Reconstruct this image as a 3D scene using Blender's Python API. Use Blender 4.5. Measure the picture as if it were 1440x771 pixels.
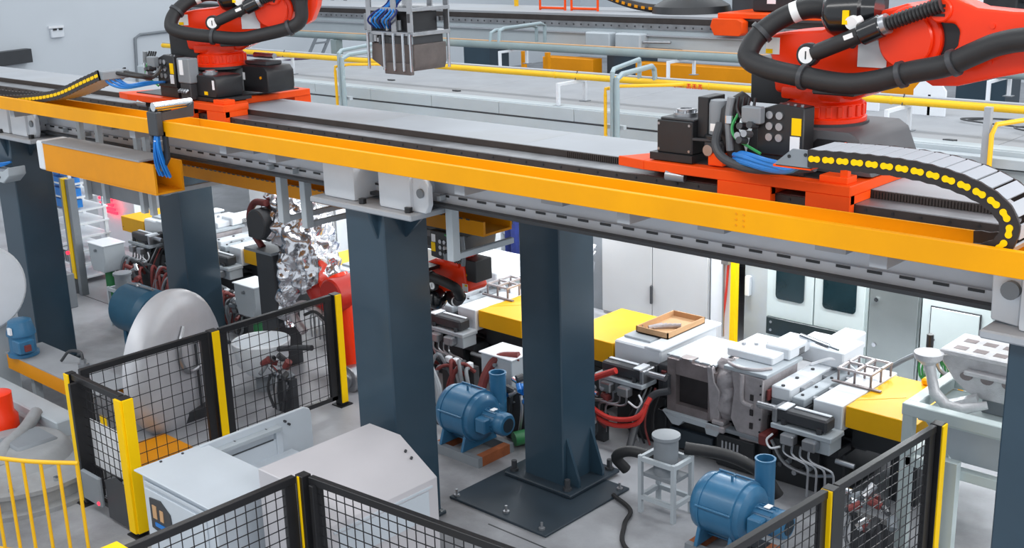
import bpy, bmesh, math, random
from mathutils import Vector, Matrix
random.seed(7)
for o in list(bpy.data.objects): bpy.data.objects.remove(o)
scene = bpy.context.scene
COL = scene.collection
PI = math.pi
# ------------------------------------------------------------------ camera
cd = bpy.data.cameras.new('camera'); cam = bpy.data.objects.new('camera', cd); COL.objects.link(cam)
R3 = [[0.7348064569562813, 0.16700146749006392, -0.6573963649667693],
      [0.6776598580856863, -0.22208564259378663, 0.7010385753244914],
      [-0.028923823306130695, -0.9606187991132956, -0.2763601549346174]]
cm = Matrix(((R3[0][0], -R3[0][1], -R3[0][2], 0), (R3[1][0], -R3[1][1], -R3[1][2], 0),
             (R3[2][0], -R3[2][1], -R3[2][2], 6.0), (0, 0, 0, 1)))
cam.matrix_world = cm
cd.sensor_fit = 'HORIZONTAL'; cd.sensor_width = 36.0; cd.lens = 36.0*1673/1440
cd.clip_start = 0.05; cd.clip_end = 300
scene.camera = cam
# ------------------------------------------------------------------ world, lamps, exposure
w = bpy.data.worlds.new('hall'); scene.world = w; w.use_nodes = True
w.node_tree.nodes['Background'].inputs['Color'].default_value = (0.86, 0.93, 1.0, 1)
w.node_tree.nodes['Background'].inputs['Strength'].default_value = 0.80
def area(name, loc, sx, sy, power, col=(1, 1, 1), rot=(0, 0, 0)):
    l = bpy.data.lights.new(name, 'AREA'); l.shape = 'RECTANGLE'; l.size = sx; l.size_y = sy
    l.energy = power; l.color = col
    o = bpy.data.objects.new(name, l); COL.objects.link(o); o.location = loc; o.rotation_euler = rot
    return o
area('high_bay_lamp_row_near', (-7, 0.5, 10.0), 26, 1.6, 760, (1, .99, .97), (math.radians(20), 0, 0))
area('high_bay_lamp_row_end', (6.5, 9.0, 9.5), 1.6, 16, 1250, (1, 1, 1), (0, math.radians(38), 0))
area('high_bay_lamp_row_middle', (-9, 12.2, 11.5), 30, 1.6, 950, (.97, .99, 1))
area('high_bay_lamp_row_far', (-15, 22.0, 11.5), 40, 1.6, 950, (.97, .99, 1))
area('high_bay_lamp_row_rear', (-18, 33.0, 11.5), 40, 1.6, 900, (.97, .99, 1))
vs = scene.view_settings
vs.view_transform = 'Standard'; vs.look = 'None'; vs.gamma = 1.0; vs.exposure = 0.12
try: vs.use_curve_mapping = False
except Exception: pass

# ------------------------------------------------------------------ materials
MATS = {}
def srgb(r, g, b):
    f = lambda c: (c/255/12.92) if c/255 <= .04045 else ((c/255+.055)/1.055)**2.4
    return (f(r), f(g), f(b))
def M(name, rgb, rough=.5, metal=0., var=.12, scale=3., bump=0., spec=.5, coat=0., stain=None, stain_amt=.3, fine=0., emit=0.):
    m = bpy.data.materials.new(name); m.use_nodes = True; nt = m.node_tree; N = nt.nodes; L = nt.links
    b = N['Principled BSDF']; c = srgb(*rgb)
    b.inputs['Roughness'].default_value = rough; b.inputs['Metallic'].default_value = metal
    b.inputs['Specular IOR Level'].default_value = spec
    if coat: b.inputs['Coat Weight'].default_value = coat; b.inputs['Coat Roughness'].default_value = .12
    tc = N.new('ShaderNodeTexCoord')
    nz = N.new('ShaderNodeTexNoise'); nz.inputs['Scale'].default_value = scale; nz.inputs['Detail'].default_value = 6; nz.inputs['Roughness'].default_value = .6
    L.new(tc.outputs['Object'], nz.inputs['Vector'])
    rp = N.new('ShaderNodeValToRGB')
    rp.color_ramp.elements[0].position = .3; rp.color_ramp.elements[1].position = .7
    rp.color_ramp.elements[0].color = tuple(max(0, x*(1-var)) for x in c)+(1,)
    rp.color_ramp.elements[1].color = tuple(min(1, x*(1+var)) for x in c)+(1,)
    L.new(nz.outputs['Fac'], rp.inputs['Fac'])
    out = rp.outputs['Color']
    if stain:
        n2 = N.new('ShaderNodeTexNoise'); n2.inputs['Scale'].default_value = scale*.35; n2.inputs['Detail'].default_value = 8; n2.inputs['Roughness'].default_value = .65
        L.new(tc.outputs['Object'], n2.inputs['Vector'])
        r2 = N.new('ShaderNodeValToRGB'); r2.color_ramp.elements[0].position = .48; r2.color_ramp.elements[1].position = .72
        r2.color_ramp.elements[0].color = (0, 0, 0, 1); r2.color_ramp.elements[1].color = (stain_amt,)*3+(1,)
        L.new(n2.outputs['Fac'], r2.inputs['Fac'])
        mx = N.new('ShaderNodeMix'); mx.data_type = 'RGBA'
        L.new(r2.outputs['Color'], mx.inputs['Factor']); L.new(out, mx.inputs['A']); mx.inputs['B'].default_value = srgb(*stain)+(1,)
        out = mx.outputs['Result']
    L.new(out, b.inputs['Base Color'])
    mr = N.new('ShaderNodeMapRange'); mr.inputs['To Min'].default_value = max(.03, rough-.08); mr.inputs['To Max'].default_value = min(1, rough+.08)
    L.new(nz.outputs['Fac'], mr.inputs['Value']); L.new(mr.outputs['Result'], b.inputs['Roughness'])
    if bump:
        n3 = N.new('ShaderNodeTexNoise'); n3.inputs['Scale'].default_value = scale*8 if not fine else fine; n3.inputs['Detail'].default_value = 4
        L.new(tc.outputs['Object'], n3.inputs['Vector'])
        bp = N.new('ShaderNodeBump'); bp.inputs['Strength'].default_value = bump; bp.inputs['Distance'].default_value = .02
        L.new(n3.outputs['Fac'], bp.inputs['Height']); L.new(bp.outputs['Normal'], b.inputs['Normal'])
    if emit:
        b.inputs['Emission Color'].default_value = c+(1,); b.inputs['Emission Strength'].default_value = emit
    MATS[name] = m
    return m
M('concrete', (160, 162, 167), .5, var=.18, scale=1.1, bump=.15, stain=(84, 82, 82), stain_amt=.8)
M('wall', (205, 211, 217), .8, var=.03, scale=.4)
M('roof_dust', (150, 153, 158), .85, var=.09, scale=1.6, bump=.1, stain=(150, 148, 146), stain_amt=.5)
M('roof_edge', (176, 185, 190), .6, var=.05, scale=1.2)
M('slate', (42, 64, 79), .34, var=.12, scale=1.2, stain=(38, 54, 66), stain_amt=.5, coat=.35)
M('girder', (164, 169, 176), .5, var=.07, scale=1.4, stain=(140, 142, 146), stain_amt=.4)
M('deck', (158, 162, 168), .6, var=.06, scale=1.6, bump=.06, stain=(150, 148, 145), stain_amt=.55)
M('rail_dark', (62, 56, 54), .5, metal=.3, var=.2, scale=4)
M('rail_steel', (150, 152, 156), .42, metal=.7, var=.25, scale=3, stain=(95, 92, 90), stain_amt=.5)
M('white_paint', (222, 227, 233), .45, var=.04, scale=2)
M('cabinet_white', (200, 208, 216), .4, var=.03, scale=2)
M('cool_white', (228, 233, 238), .4, var=.03, scale=2)
M('warm_white', (196, 193, 197), .45, var=.03, scale=2)
M('pale_grey', (176, 184, 190), .5, var=.06, scale=2)
M('mid_grey', (128, 134, 140), .5, var=.1, scale=2)
M('yellow', (240, 163, 0), .5, spec=.2, var=.05, scale=1.5, stain=(214, 140, 20), stain_amt=.35)
M('cover_yellow', (246, 182, 8), .5, spec=.25, var=.04, scale=2)
M('bright_alu', (206, 206, 208), .42, metal=.25, var=.12, scale=7, bump=.3)
M('amber', (226, 146, 12), .5, spec=.25, var=.07, scale=1.6, stain=(190, 125, 30), stain_amt=.4)
M('tape', (255, 205, 0), .5, spec=.2, var=.03, scale=3)
M('rail_yellow', (244, 186, 6), .4, var=.04, scale=3)
M('robot_orange', (252, 58, 14), .34, spec=.35, var=.05, scale=2, coat=.15)
M('carriage_orange', (242, 80, 14), .48, spec=.25, var=.07, scale=2)
M('robot_red', (196, 40, 26), .4, var=.1, scale=2)
M('black_metal', (34, 35, 38), .42, var=.2, scale=4)
M('black_gloss', (20, 21, 24), .2, var=.2, scale=3, coat=.4)
M('rubber', (34, 34, 36), .55, var=.15, scale=12, bump=.1)
M('chain_black', (40, 34, 33), .5, var=.15, scale=8)
M('base_grey', (84, 85, 88), .45, var=.12, scale=3)
M('web_lightened', (206, 209, 215), .5, var=.05, scale=1.4, stain=(170, 172, 176), stain_amt=.4)  # girder grey lightened: light from below and front is put into the colour
M('charcoal', (58, 60, 64), .45, var=.12, scale=3)
M('fence_black', (28, 28, 31), .4, var=.1, scale=4)
M('wire', (32, 32, 36), .45, var=.1, scale=4)
M('steel', (170, 172, 176), .32, metal=.85, var=.12, scale=5)
M('chrome', (215, 218, 222), .15, metal=1., var=.05, scale=5)
M('brushed', (168, 176, 176), .3, metal=.75, var=.05, scale=2)
M('silver_disc', (200, 201, 206), .4, metal=.15, var=.06, scale=2, stain=(150, 148, 150), stain_amt=.4)
M('cast_alu', (178, 172, 174), .5, metal=.45, var=.2, scale=6, bump=.25)
M('mold_steel', (142, 132, 132), .5, metal=.4, var=.2, scale=4, bump=.1, stain=(90, 82, 80), stain_amt=.5)
M('dark_steel', (98, 90, 88), .55, metal=.3, var=.2, scale=5, bump=.1)
M('dark_cavity', (44, 40, 42), .6, var=.25, scale=5)
M('machine_black', (30, 33, 37), .45, var=.25, scale=3)
M('machine_teal', (38, 50, 60), .45, var=.2, scale=2)
M('foil', (226, 226, 230), .2, metal=1., var=.06, scale=4)
M('blue_paint', (50, 108, 146), .38, var=.1, scale=3, stain=(34, 78, 112), stain_amt=.5, coat=.15)
M('teal_blue', (46, 90, 116), .42, var=.12, scale=3)
M('cable_blue', (28, 122, 205), .4, var=.1, scale=8)
M('navy', (24, 42, 110), .7, var=.25, scale=5, bump=.4)
M('green', (48, 120, 72), .45, var=.1, scale=3)
M('cable_green', (60, 160, 90), .45, var=.1, scale=3)
M('mint', (196, 208, 208), .45, var=.03, scale=1.5)
M('cabinet', (188, 190, 192), .5, var=.03, scale=1.2)
M('dark_green_panel', (22, 38, 40), .35, var=.1, scale=3)
M('dark_glass', (26, 46, 52), .08, var=.2, scale=2, coat=.5)
M('cardboard', (200, 158, 116), .8, var=.08, scale=4)
M('paper', (236, 238, 242), .7, var=.03, scale=6)
M('label_white', (240, 240, 240), .6, var=.02, scale=6)
M('red_hose', (196, 48, 40), .45, var=.1, scale=6)
M('dull_red', (120, 52, 50), .55, var=.2, scale=6)
M('bright_red', (235, 40, 40), .45, var=.08, scale=6)
M('pipe_green_grey', (134, 150, 152), .5, var=.08, scale=2, stain=(170, 166, 150), stain_amt=.4)
M('pipe_yellow', (240, 190, 20), .45, var=.06, scale=2)
M('pipe_pale', (150, 168, 174), .45, var=.06, scale=2)
M('rust', (150, 84, 48), .8, var=.25, scale=5)
M('furnace_grey', (150, 153, 156), .6, var=.14, scale=2.5, bump=.15, stain=(120, 108, 98), stain_amt=.6)
M('led', (255, 255, 255), .4, var=0, emit=1.8)
M('led_red', (255, 30, 50), .4, var=0, emit=4)
M('tarp_purple', (96, 70, 110), .8, var=.2, scale=3)

# ------------------------------------------------------------------ mesh helpers
ROOT = {}
def props(o, label=None, cat=None, group=None, kind=None):
    if label: o['label'] = label
    if cat: o['category'] = cat
    if group: o['group'] = group
    if kind: o['kind'] = kind
    return o
def thing(name, label, cat, loc=(0, 0, 0), group=None, kind=None):
    o = bpy.data.objects.new(name, None); COL.objects.link(o); o.location = loc
    o.empty_display_size = .1
    ROOT[o] = Vector(loc)
    return props(o, label, cat, group, kind)
def frame(d):
    d = Vector(d).normalized()
    u = Vector((0, 0, 1)) if abs(d.z) < .95 else Vector((1, 0, 0))
    a = d.cross(u).normalized(); b = a.cross(d).normalized()
    return a, b, d
class MB:
    def __init__(s): s.v = []; s.f = []
    def _add(s, vs, fs):
        n = len(s.v); s.v += [Vector(p) for p in vs]; s.f += [tuple(i+n for i in f) for f in fs]; return s
    def b(s, x0, x1, y0, y1, z0, z1):
        vs = [(x0, y0, z0), (x1, y0, z0), (x1, y1, z0), (x0, y1, z0), (x0, y0, z1), (x1, y0, z1), (x1, y1, z1), (x0, y1, z1)]
        return s._add(vs, [(0, 3, 2, 1), (4, 5, 6, 7), (0, 1, 5, 4), (1, 2, 6, 5), (2, 3, 7, 6), (3, 0, 4, 7)])
    def bar(s, p0, p1, w, h=None, up=None):
        h = h or w; p0 = Vector(p0); p1 = Vector(p1); a, b, d = frame(p1-p0)
        vs = []
        for p in (p0, p1):
            for sa, sb in ((-1, -1), (1, -1), (1, 1), (-1, 1)): vs.append(p+a*sa*w/2+b*sb*h/2)
        return s._add(vs, [(3, 2, 1, 0), (4, 5, 6, 7), (0, 1, 5, 4), (1, 2, 6, 5), (2, 3, 7, 6), (3, 0, 4, 7)])
    def cyl(s, p0, p1, r, r2=None, n=18):
        r2 = r if r2 is None else r2
        p0 = Vector(p0); p1 = Vector(p1); a, b, d = frame(p1-p0); vs = []
        for p, q in ((p0, r), (p1, r2)):
            for i in range(n):
                t = 2*PI*i/n; vs.append(p+a*math.cos(t)*q+b*math.sin(t)*q)
        fs = [(i, (i+1) % n, n+(i+1) % n, n+i) for i in range(n)]
        fs += [tuple(range(n-1, -1, -1)), tuple(range(n, 2*n))]
        return s._add(vs, fs)
    def lathe(s, p0, d, prof, n=24):
        p0 = Vector(p0); a, b, d = frame(d); vs = []
        for r, h in prof:
            for i in range(n):
                t = 2*PI*i/n; vs.append(p0+d*h+a*math.cos(t)*max(r, 1e-4)+b*math.sin(t)*max(r, 1e-4))
        fs = []
        for k in range(len(prof)-1):
            for i in range(n):
                j = (i+1) % n; fs.append((k*n+i, k*n+j, (k+1)*n+j, (k+1)*n+i))
        fs += [tuple(range(n-1, -1, -1)), tuple(range((len(prof)-1)*n, len(prof)*n))]
        return s._add(vs, fs)
    def tube(s, path, r, n=10, sm=0, ridges=0):
        P = [Vector(p) for p in path]
        if sm: P = catmull(P, sm)
        vs = []; m = len(P); a = None
        for k, p in enumerate(P):
            d = (P[min(k+1, m-1)]-P[max(k-1, 0)]).normalized()
            if a is None: a, b, _ = frame(d)
            else:
                a = (a-d*a.dot(d)).normalized()
            b = d.cross(a)
            q = r if not isinstance(r, (list, tuple)) else r[k]
            if ridges and k % 2: q *= 1-ridges
            for i in range(n):
                t = 2*PI*i/n; vs.append(p+a*math.cos(t)*q+b*math.sin(t)*q)
        fs = []
        for k in range(m-1):
            for i in range(n):
                j = (i+1) % n; fs.append((k*n+i, k*n+j, (k+1)*n+j, (k+1)*n+i))
        fs += [tuple(range(n-1, -1, -1)), tuple(range((m-1)*n, m*n))]
        return s._add(vs, fs)
    def prism(s, poly, ax, a0, a1):
        n = len(poly); vs = []
        for a in (a0, a1):
            for p, q in poly:
                vs.append({'x': (a, p, q), 'y': (p, a, q), 'z': (p, q, a)}[ax])
        fs = [(i, (i+1) % n, n+(i+1) % n, n+i) for i in range(n)] + [tuple(range(n-1, -1, -1)), tuple(range(n, 2*n))]
        return s._add(vs, fs)
    def ball(s, c, r, n=14, m=8, sz=1.):
        prof = [(r*math.sin(PI*k/m), -r*sz*math.cos(PI*k/m)) for k in range(m+1)]
        return s.lathe(c, (0, 0, 1), prof, n)
    def xf(s, mat):
        s.v = [mat @ p for p in s.v]; return s
    def build(s, name, mat, parent=None, bevel=0., seg=1, smooth=35, world=False, label=None, cat=None, group=None, kind=None, sub=0):
        me = bpy.data.meshes.new(name)
        loc = Vector((0, 0, 0))
        if parent is not None:
            r = ROOT.get(parent, Vector((0, 0, 0)))
            vs = [p-r for p in s.v] if world else s.v
        else:
            xs = [p.x for p in s.v]; ys = [p.y for p in s.v]; zs = [p.z for p in s.v]
            loc = Vector(((min(xs)+max(xs))/2, (min(ys)+max(ys))/2, min(zs))); vs = [p-loc for p in s.v]
        me.from_pydata([tuple(p) for p in vs], [], s.f)
        bm = bmesh.new(); bm.from_mesh(me)
        bmesh.ops.remove_doubles(bm, verts=bm.verts, dist=1e-5)
        bmesh.ops.recalc_face_normals(bm, faces=bm.faces)
        if bevel:
            es = [e for e in bm.edges if len(e.link_faces) == 2 and e.calc_face_angle(0) > .6]
            bmesh.ops.bevel(bm, geom=es, offset=bevel, segments=seg, affect='EDGES', clamp_overlap=True, profile=.6)
        bm.to_mesh(me); bm.free()
        if smooth:
            for p in me.polygons: p.use_smooth = True
            me.set_sharp_from_angle(angle=math.radians(smooth))
        me.materials.append(MATS[mat])
        o = bpy.data.objects.new(name, me); COL.objects.link(o); o.location = loc
        if parent is not None:
            o.parent = parent; ROOT[o] = ROOT.get(parent, Vector((0, 0, 0)))
        else: ROOT[o] = Vector((0, 0, 0))+loc
        return props(o, label, cat, group, kind)
def catmull(P, k):
    Q = [P[0]*2-P[1]]+P+[P[-1]*2-P[-2]]; out = []
    for i in range(1, len(Q)-2):
        for j in range(k):
            t = j/k; a, b, c, d = Q[i-1], Q[i], Q[i+1], Q[i+2]
            out.append(.5*((2*b)+(c-a)*t+(2*a-5*b+4*c-d)*t*t+(3*b-a-3*c+d)*t**3))
    out.append(P[-1]); return out
def kids(o): return [c for c in bpy.data.objects if c.parent == o]
def copy_tree(o, parent=None, skip=()):
    c = o.copy(); COL.objects.link(c); c.parent = parent
    for ch in kids(o):
        if ch.name.split('.')[0] in skip: continue
        copy_tree(ch, c, skip)
    return c
def share(src, parent, loc, rot=None):
    c = bpy.data.objects.new(src.name, src.data); COL.objects.link(c); c.parent = parent; c.location = loc
    if rot: c.rotation_euler = rot
    return c

# ================================================================== SETTING
MB().b(-42, 12, -2, 50, -.2, 0).build('floor', 'concrete', kind='structure', label='grey stained concrete factory floor')
MB().b(-38.3, -38, 4, 50, 0, 11).build('wall_left', 'wall', kind='structure', label='plain pale grey far wall behind the gantries')
MB().b(-38, 12, 46, 46.3, 0, 11).build('wall_back', 'wall', kind='structure', label='pale back wall beyond the rear gantry')
# floor joints
for i, (p0, p1) in enumerate([((-22, 9.6), (-16.9, 9.6)), ((-8, 8.05), (-3, 8.05)), ((-30, 13.6), (-4, 13.6))]):
    MB().b(p0[0], p1[0], p0[1]-.008, p0[1]+.008, -.01, .003).build('trim_%d' % (i+1), 'charcoal', kind='structure', label='dark joint line in the concrete floor')
# ================================================================== COLUMNS
def column(x0, y0, ztop, label, cap=None, blocks=(), floor_plate=None, gussets=True, size=.575, mg=(.2, .22, .14, .16)):
    x1, y1 = x0+size, y0+size
    t = thing('steel_column', label, 'column', ((x0+x1)/2, (y0+y1)/2, 0), 'slate blue gantry columns')
    sh = MB().b(x0, x1, y0, y1, .05, ztop).build('shaft', 'slate', t, bevel=.012, world=True)
    if floor_plate:
        MB().b(*floor_plate, 0, .03).build('floor_plate', 'machine_teal', t, bevel=.006, world=True)
        fx0, fx1, fy0, fy1 = floor_plate
        for px, py in ((fx0+.06, fy0+.06), (fx1-.12, fy0+.08), (fx0+.75, fy0+.12), (fx1-.06, fy1-.1)):
            MB().cyl((px, py, .03), (px, py, .05), .035, n=8).cyl((px, py, .05), (px, py, .11), .014, n=8).build('anchor_bolt', 'steel', t, world=True)
    zb = .03 if floor_plate else 0
    MB().b(x0-mg[0], x1+mg[1], y0-mg[2], y1+mg[3], zb, zb+.045).build('base_plate', 'machine_teal', t, bevel=.01, world=True)
    for px, py in ((x0-mg[0]*.6, y0-.05), (x1+mg[1]*.45, y0-.05), (x1+mg[1]*.6, y1+mg[3]*.5), (x0-mg[0]*.6, y1+mg[3]*.5)) if mg[0] > .1 else ():
        MB().cyl((px, py, zb+.045), (px, py, zb+.075), .05, n=6).cyl((px, py, zb+.07), (px, py, zb+.17), .032, n=8).build('anchor_bolt', 'charcoal', t, world=True)
    if gussets:
        for yy in (y0+.06, y1-.1):
            MB().prism([(x1, zb+.04), (x1+.17, zb+.04), (x1+.17, zb+.12), (x1, .62)], 'y', yy, yy+.035).build('gusset', 'slate', t, world=True)
    if cap:
        MB().b(*cap, ztop, ztop+.06).build('cap_plate', 'girder', t, bevel=.012, world=True)
        for px in (cap[0]+.72, cap[1]-.12):
            MB().cyl((px, cap[2]+.09, ztop+.06), (px, cap[2]+.09, ztop+.11), .04, n=6).build('cap_bolt', 'black_metal', t, world=True)
        MB().prism([(y0-.1, ztop), (y0, ztop), (y0, ztop-.28)], 'x', x1-.12, x1-.09).build('gusset', 'slate', t, world=True)
        MB().prism([(x1+.34, ztop), (x1, ztop), (x1, ztop-.3)], 'y', y0+.27, y0+.3).build('gusset', 'slate', t, world=True)
    for (bx0, bx1) in blocks:
        bk = MB().b(bx0, bx1, y0-.02, y0+.5, ztop+.06, ztop+.5).build('support_block', 'white_paint', t, bevel=.03, seg=2, world=True)
    if blocks:
        bx = blocks[-1][1]
        MB().prism([(bx-.02, 3.5), (bx+.16, 3.5), (bx+.2, 3.58), (bx+.2, 3.76), (bx+.14, 3.84), (bx-.02, 3.84)], 'y', y0+.02, y0+.09).build('lug', 'white_paint', t, bevel=.008, world=True)
        MB().cyl((bx+.11, y0+.0, 3.69), (bx+.11, y0+.12, 3.69), .045).build('lug_pin', 'mid_grey', t, world=True)
    return t
column(-9.12, 7.32, 3.44, 'slate blue column in front, standing behind the white machine cabinet', (-9.52, -8.02, 7.2, 8.02), ((-9.41, -8.93), (-8.57, -8.12)), gussets=False, mg=(.04, .04, .04, .04))
c = column(-2.57, 7.32, 3.44, 'slate blue column at the right edge behind the fence', (-2.72, -1.35, 7.2, 8.02), ((-2.52, -1.95),), gussets=False, mg=(.04, .04, .04, .04))
MB().prism([(-2.72, 3.52), (-2.54, 3.5), (-2.54, 3.9), (-2.66, 3.9), (-2.73, 3.84)], 'y', 7.38, 7.46).build('lug', 'white_paint', c, bevel=.008, world=True)
MB().cyl((-2.6, 7.34, 3.74), (-2.6, 7.5, 3.74), .06).build('lug_pin', 'mid_grey', c, world=True)
c = column(-17.02, 7.32, 3.44, 'slate blue column at the left edge behind the white disc', (-17.3, -15.55, 7.2, 8.02), ((-16.9, -16.35), (-16.28, -15.82)), gussets=False, mg=(.04, .04, .04, .04))
MB().prism([(-17.2, 2.86), (-16.2, 2.86), (-16.0, 2.98), (-16.0, 3.1), (-16.2, 3.02), (-17.2, 3.0)], 'y', 7.05, 7.3).build('cable_shelf', 'pale_grey', c, bevel=.01, world=True)
for i in range(4): MB().cyl((-16.55+.09*i, 7.03, 2.94), (-16.55+.09*i, 7.06, 2.94), .018, n=8).build('shelf_bolt', 'charcoal', c, world=True)
for k in range(3): MB().tube([(-17.3, 7.12, 3.06+.02*k), (-16.9, 7.14+.02*k, 3.03+.02*k), (-16.5, 7.16, 3.05+.02*k), (-16.3, 7.24, 3.12)], .016, n=6, sm=4).build('blue_cable', 'cable_blue', c, world=True)
column(-8.44, 9.12, 3.44, 'slate blue column on a dark floor plate between the two blue blowers', None, (), (-8.74, -7.33, 8.2, 9.62))
column(-15.74, 9.12, 3.44, 'slate blue column behind the large silver disc', gussets=False, mg=(.04, .04, .04, .04))

# ================================================================== FRONT GANTRY
X0, X1 = -21.5, -.6
g = thing('gantry_track', 'long pale grey elevated robot track resting on slate columns in front', 'gantry', (-9, 8.3, 3.5))
MB().b(X0, X1, 7.62, 7.66, 3.56, 3.84).build('front_web', 'web_lightened', g, world=True)
MB().b(X0, X1, 7.5, 7.62, 3.535, 3.565).build('lower_flange', 'charcoal', g, world=True)
MB().b(X0, X1, 7.58, 7.62, 3.565, 3.645).build('flange_lip', 'web_lightened', g, world=True)
sl = MB().b(-.055, .055, -.006, .006, -.01, .01); slot = None
x = -20.9
while x < -1:
    if slot is None: slot = sl.build('slot', 'black_metal', g); slot.location = (x+9, 7.578-8.3, 3.632-3.5)
    else: share(slot, g, (x+9, 7.578-8.3, 3.632-3.5))
    x += .24
MB().b(X0, X1, 8.0, 9.0, 3.86, 3.9).b(X0, X1, 8.27, 9.05, 3.9, 4.0).build('body_plate', 'girder', g, world=True)
MB().b(X0, X1, 9.02, 9.06, 3.56, 3.97).build('rear_web', 'girder', g, world=True)
MB().b(X0, X1, 9.06, 9.6, 3.5, 3.56).build('rear_flange', 'girder', g, world=True)
# deck plates
n = 9; L = (X1-X0)/n; dp = None
for i in range(n):
    m = MB().b(0, L-.004, 8.27-8.3, 9.06-8.3, 4.0-3.5, 4.058-3.5)
    if dp is None: dp = m.build('deck_plate', 'deck', g, bevel=.003); dp.location = (X0+9, 0, 0)
    else: share(dp, g, (X0+i*L+9, 0, 0))
MB().b(X0, X1, 8.252, 8.268, 3.985, 4.054).build('gear_rack', 'rail_dark', g, world=True)
m = MB()
x = -7.0
while x < -2.2:
    m.b(x, x+.012, 8.242, 8.253, 3.997, 4.048); x += .024
m.build('rack_teeth', 'rail_dark', g, world=True, smooth=0, kind='stuff')
MB().b(X0, X1, 8.0, 8.25, 3.9, 3.995).build('guide_rail', 'rail_steel', g, bevel=.006, world=True)
MB().b(X0, X1, 7.985, 8.0, 3.86, 3.99).build('rail_side', 'rail_dark', g, world=True)
m = MB(); x = -20.5
while x < -.8:
    m.cyl((x, 7.978, 3.962), (x, 7.986, 3.962), .011, n=6); x += .21
m.build('rail_bolts', 'black_metal', g, world=True, kind='stuff')
MB().b(X0, X1, 7.42, 8.0, 3.84, 3.86).build('front_shelf', 'girder', g, world=True)
# hanger arms holding the lower tray
def hanger(x, parent):
    return (MB().bar((x, 7.15+.35, 3.62), (x, 8.4, 3.62), .05, .05).b(x-.045, x+.045, 7.62, 7.72, 2.98, 3.64)
            .bar((x, 7.66, 3.012), (x, 8.5, 3.012), .05, .06).build('hanger_bracket', 'pale_grey', parent, bevel=.006, world=True))
for x in (-7.95, -10.62, -10.2, -13.05, -14.6, -15.2, -17.9): hanger(x, g)
for x in (-8.3, -10.9, -13.9, -6.5, -4.9, -3.9):
    MB().b(x-.12, x+.12, 7.45, 7.62, 3.76, 3.84).build('stiffener', 'girder', g, world=True)

# ---- lower tray under the gantry, LED tubes
t = thing('cable_tray', 'yellow angle cable tray carried low under the gantry by grey hangers', 'cable tray', (-12, 8.5, 3.05))
for a, b_ in ((-20, -15.2), (-15.2, -10.4), (-10.4, -8.15)):
    MB().b(a, b_-.01, 8.3, 8.33, 3.05, 3.2).b(a, b_-.01, 8.33, 8.72, 3.05, 3.075).b(a, b_-.01, 8.7, 8.72, 3.07, 3.14).build('tray_section', 'amber', t, world=True)
m = MB(); x = -19.8
while x < -8.3: m.b(x, x+.05, 8.294, 8.3, 3.195, 3.21); x += .1
m.build('tray_teeth', 'charcoal', t, world=True, kind='stuff')
for i, (x, y) in enumerate(((-14.1, 8.9), (-12.1, 8.9), (-10.6, 8.9), (-16.4, 8.9))):
    lt = thing('tube_lamp', 'white tube lamp fixed under the front gantry, %s' % ('above the large silver disc', 'left of the front middle column', 'beside the foil wrapped robot wrist', 'nearest the left edge column')[i], 'lamp', (x, y, 3.4), 'tube lamps under the gantry')
    MB().b(-.55, .55, -.04, .04, .03, .09).build('housing', 'white_paint', lt)
    MB().cyl((-.5, 0, .01), (.5, 0, .01), .022, n=10).build('tube', 'led', lt)

# ---- yellow trough for the drag chains
TX = -11.62
def trough(a, b_, label):
    t = thing('cable_trough', label, 'cable trough', ((a+b_)/2, 7.1, 3.97), 'yellow drag chain troughs')
    MB().b(a, b_, 6.85, 6.87, 3.97, 4.13).b(a, b_, 6.87, 6.9, 4.115, 4.13).build('front_wall', 'yellow', t, bevel=.003, world=True)
    MB().b(a, b_, 6.87, 7.35, 3.97, 3.985).build('tray_floor', 'yellow', t, world=True)
    MB().b(a, b_, 7.35, 7.37, 3.97, 4.09).build('rear_wall', 'yellow', t, bevel=.003, world=True)
    return t
trough(-21.5, TX-.005, 'long yellow steel trough along the gantry edge, left section past the roller')
t = trough(TX+.005, -.6, 'long yellow steel trough along the gantry edge, right section under the big robot')
for i in range(3):
    for j in range(2): MB().cyl((-4.3+.06*j, 6.845, 4.02+.04*i), (-4.3+.06*j, 6.852, 4.02+.04*i), .008, n=6).build('rivet', 'amber', t, world=True)
for x in (-18.5, -15.4, -12.4, -10.6, -9.75, -7.1, -5.35, -3.3, -1.5):
    MB().b(x-.06, x+.06, 6.95, 7.6, 3.86, 3.969).build('trough_bracket', 'girder', g, world=True)

# ---- roller chute with blue cable bundle and yellow box channel
t = thing('cable_chute', 'dark steel cable chute with a silver roller straddling the yellow trough', 'cable chute', (TX, 6.9, 3.75))
MB().prism([(6.77, 4.06), (6.8, 4.28), (6.95, 4.3), (6.95, 4.14), (6.845, 4.14), (6.845, 3.9), (6.79, 3.9)], 'x', TX-.1, TX-.07).build('side_plate', 'charcoal', t, world=True)
MB().prism([(6.84, 4.14), (7.24, 4.14), (7.26, 4.3), (7.18, 4.25), (6.84, 4.22)], 'x', TX+.04, TX+.07).build('rear_plate', 'charcoal', t, world=True)
MB().b(TX-.1, TX+.09, 6.76, 6.84, 3.98, 4.24).build('front_plate', 'charcoal', t, bevel=.01, world=True)
MB().cyl((TX-.0, 6.79, 4.29), (TX-.0, 7.26, 4.29), .05).build('roller', 'chrome', t, world=True)
MB().prism([(TX+.02, 4.02), (TX+.1, 4.02), (TX+.1, 3.72), (TX-.06, 3.56), (TX-.12, 3.58), (TX+.02, 3.78)], 'y', 6.85, 6.88).build('guide_strip', 'charcoal', t, world=True)
t = thing('cable_bundle', 'bundle of bright blue cables dropping from the roller chute into the box channel', 'cables', (TX, 6.8, 3.6))
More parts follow.
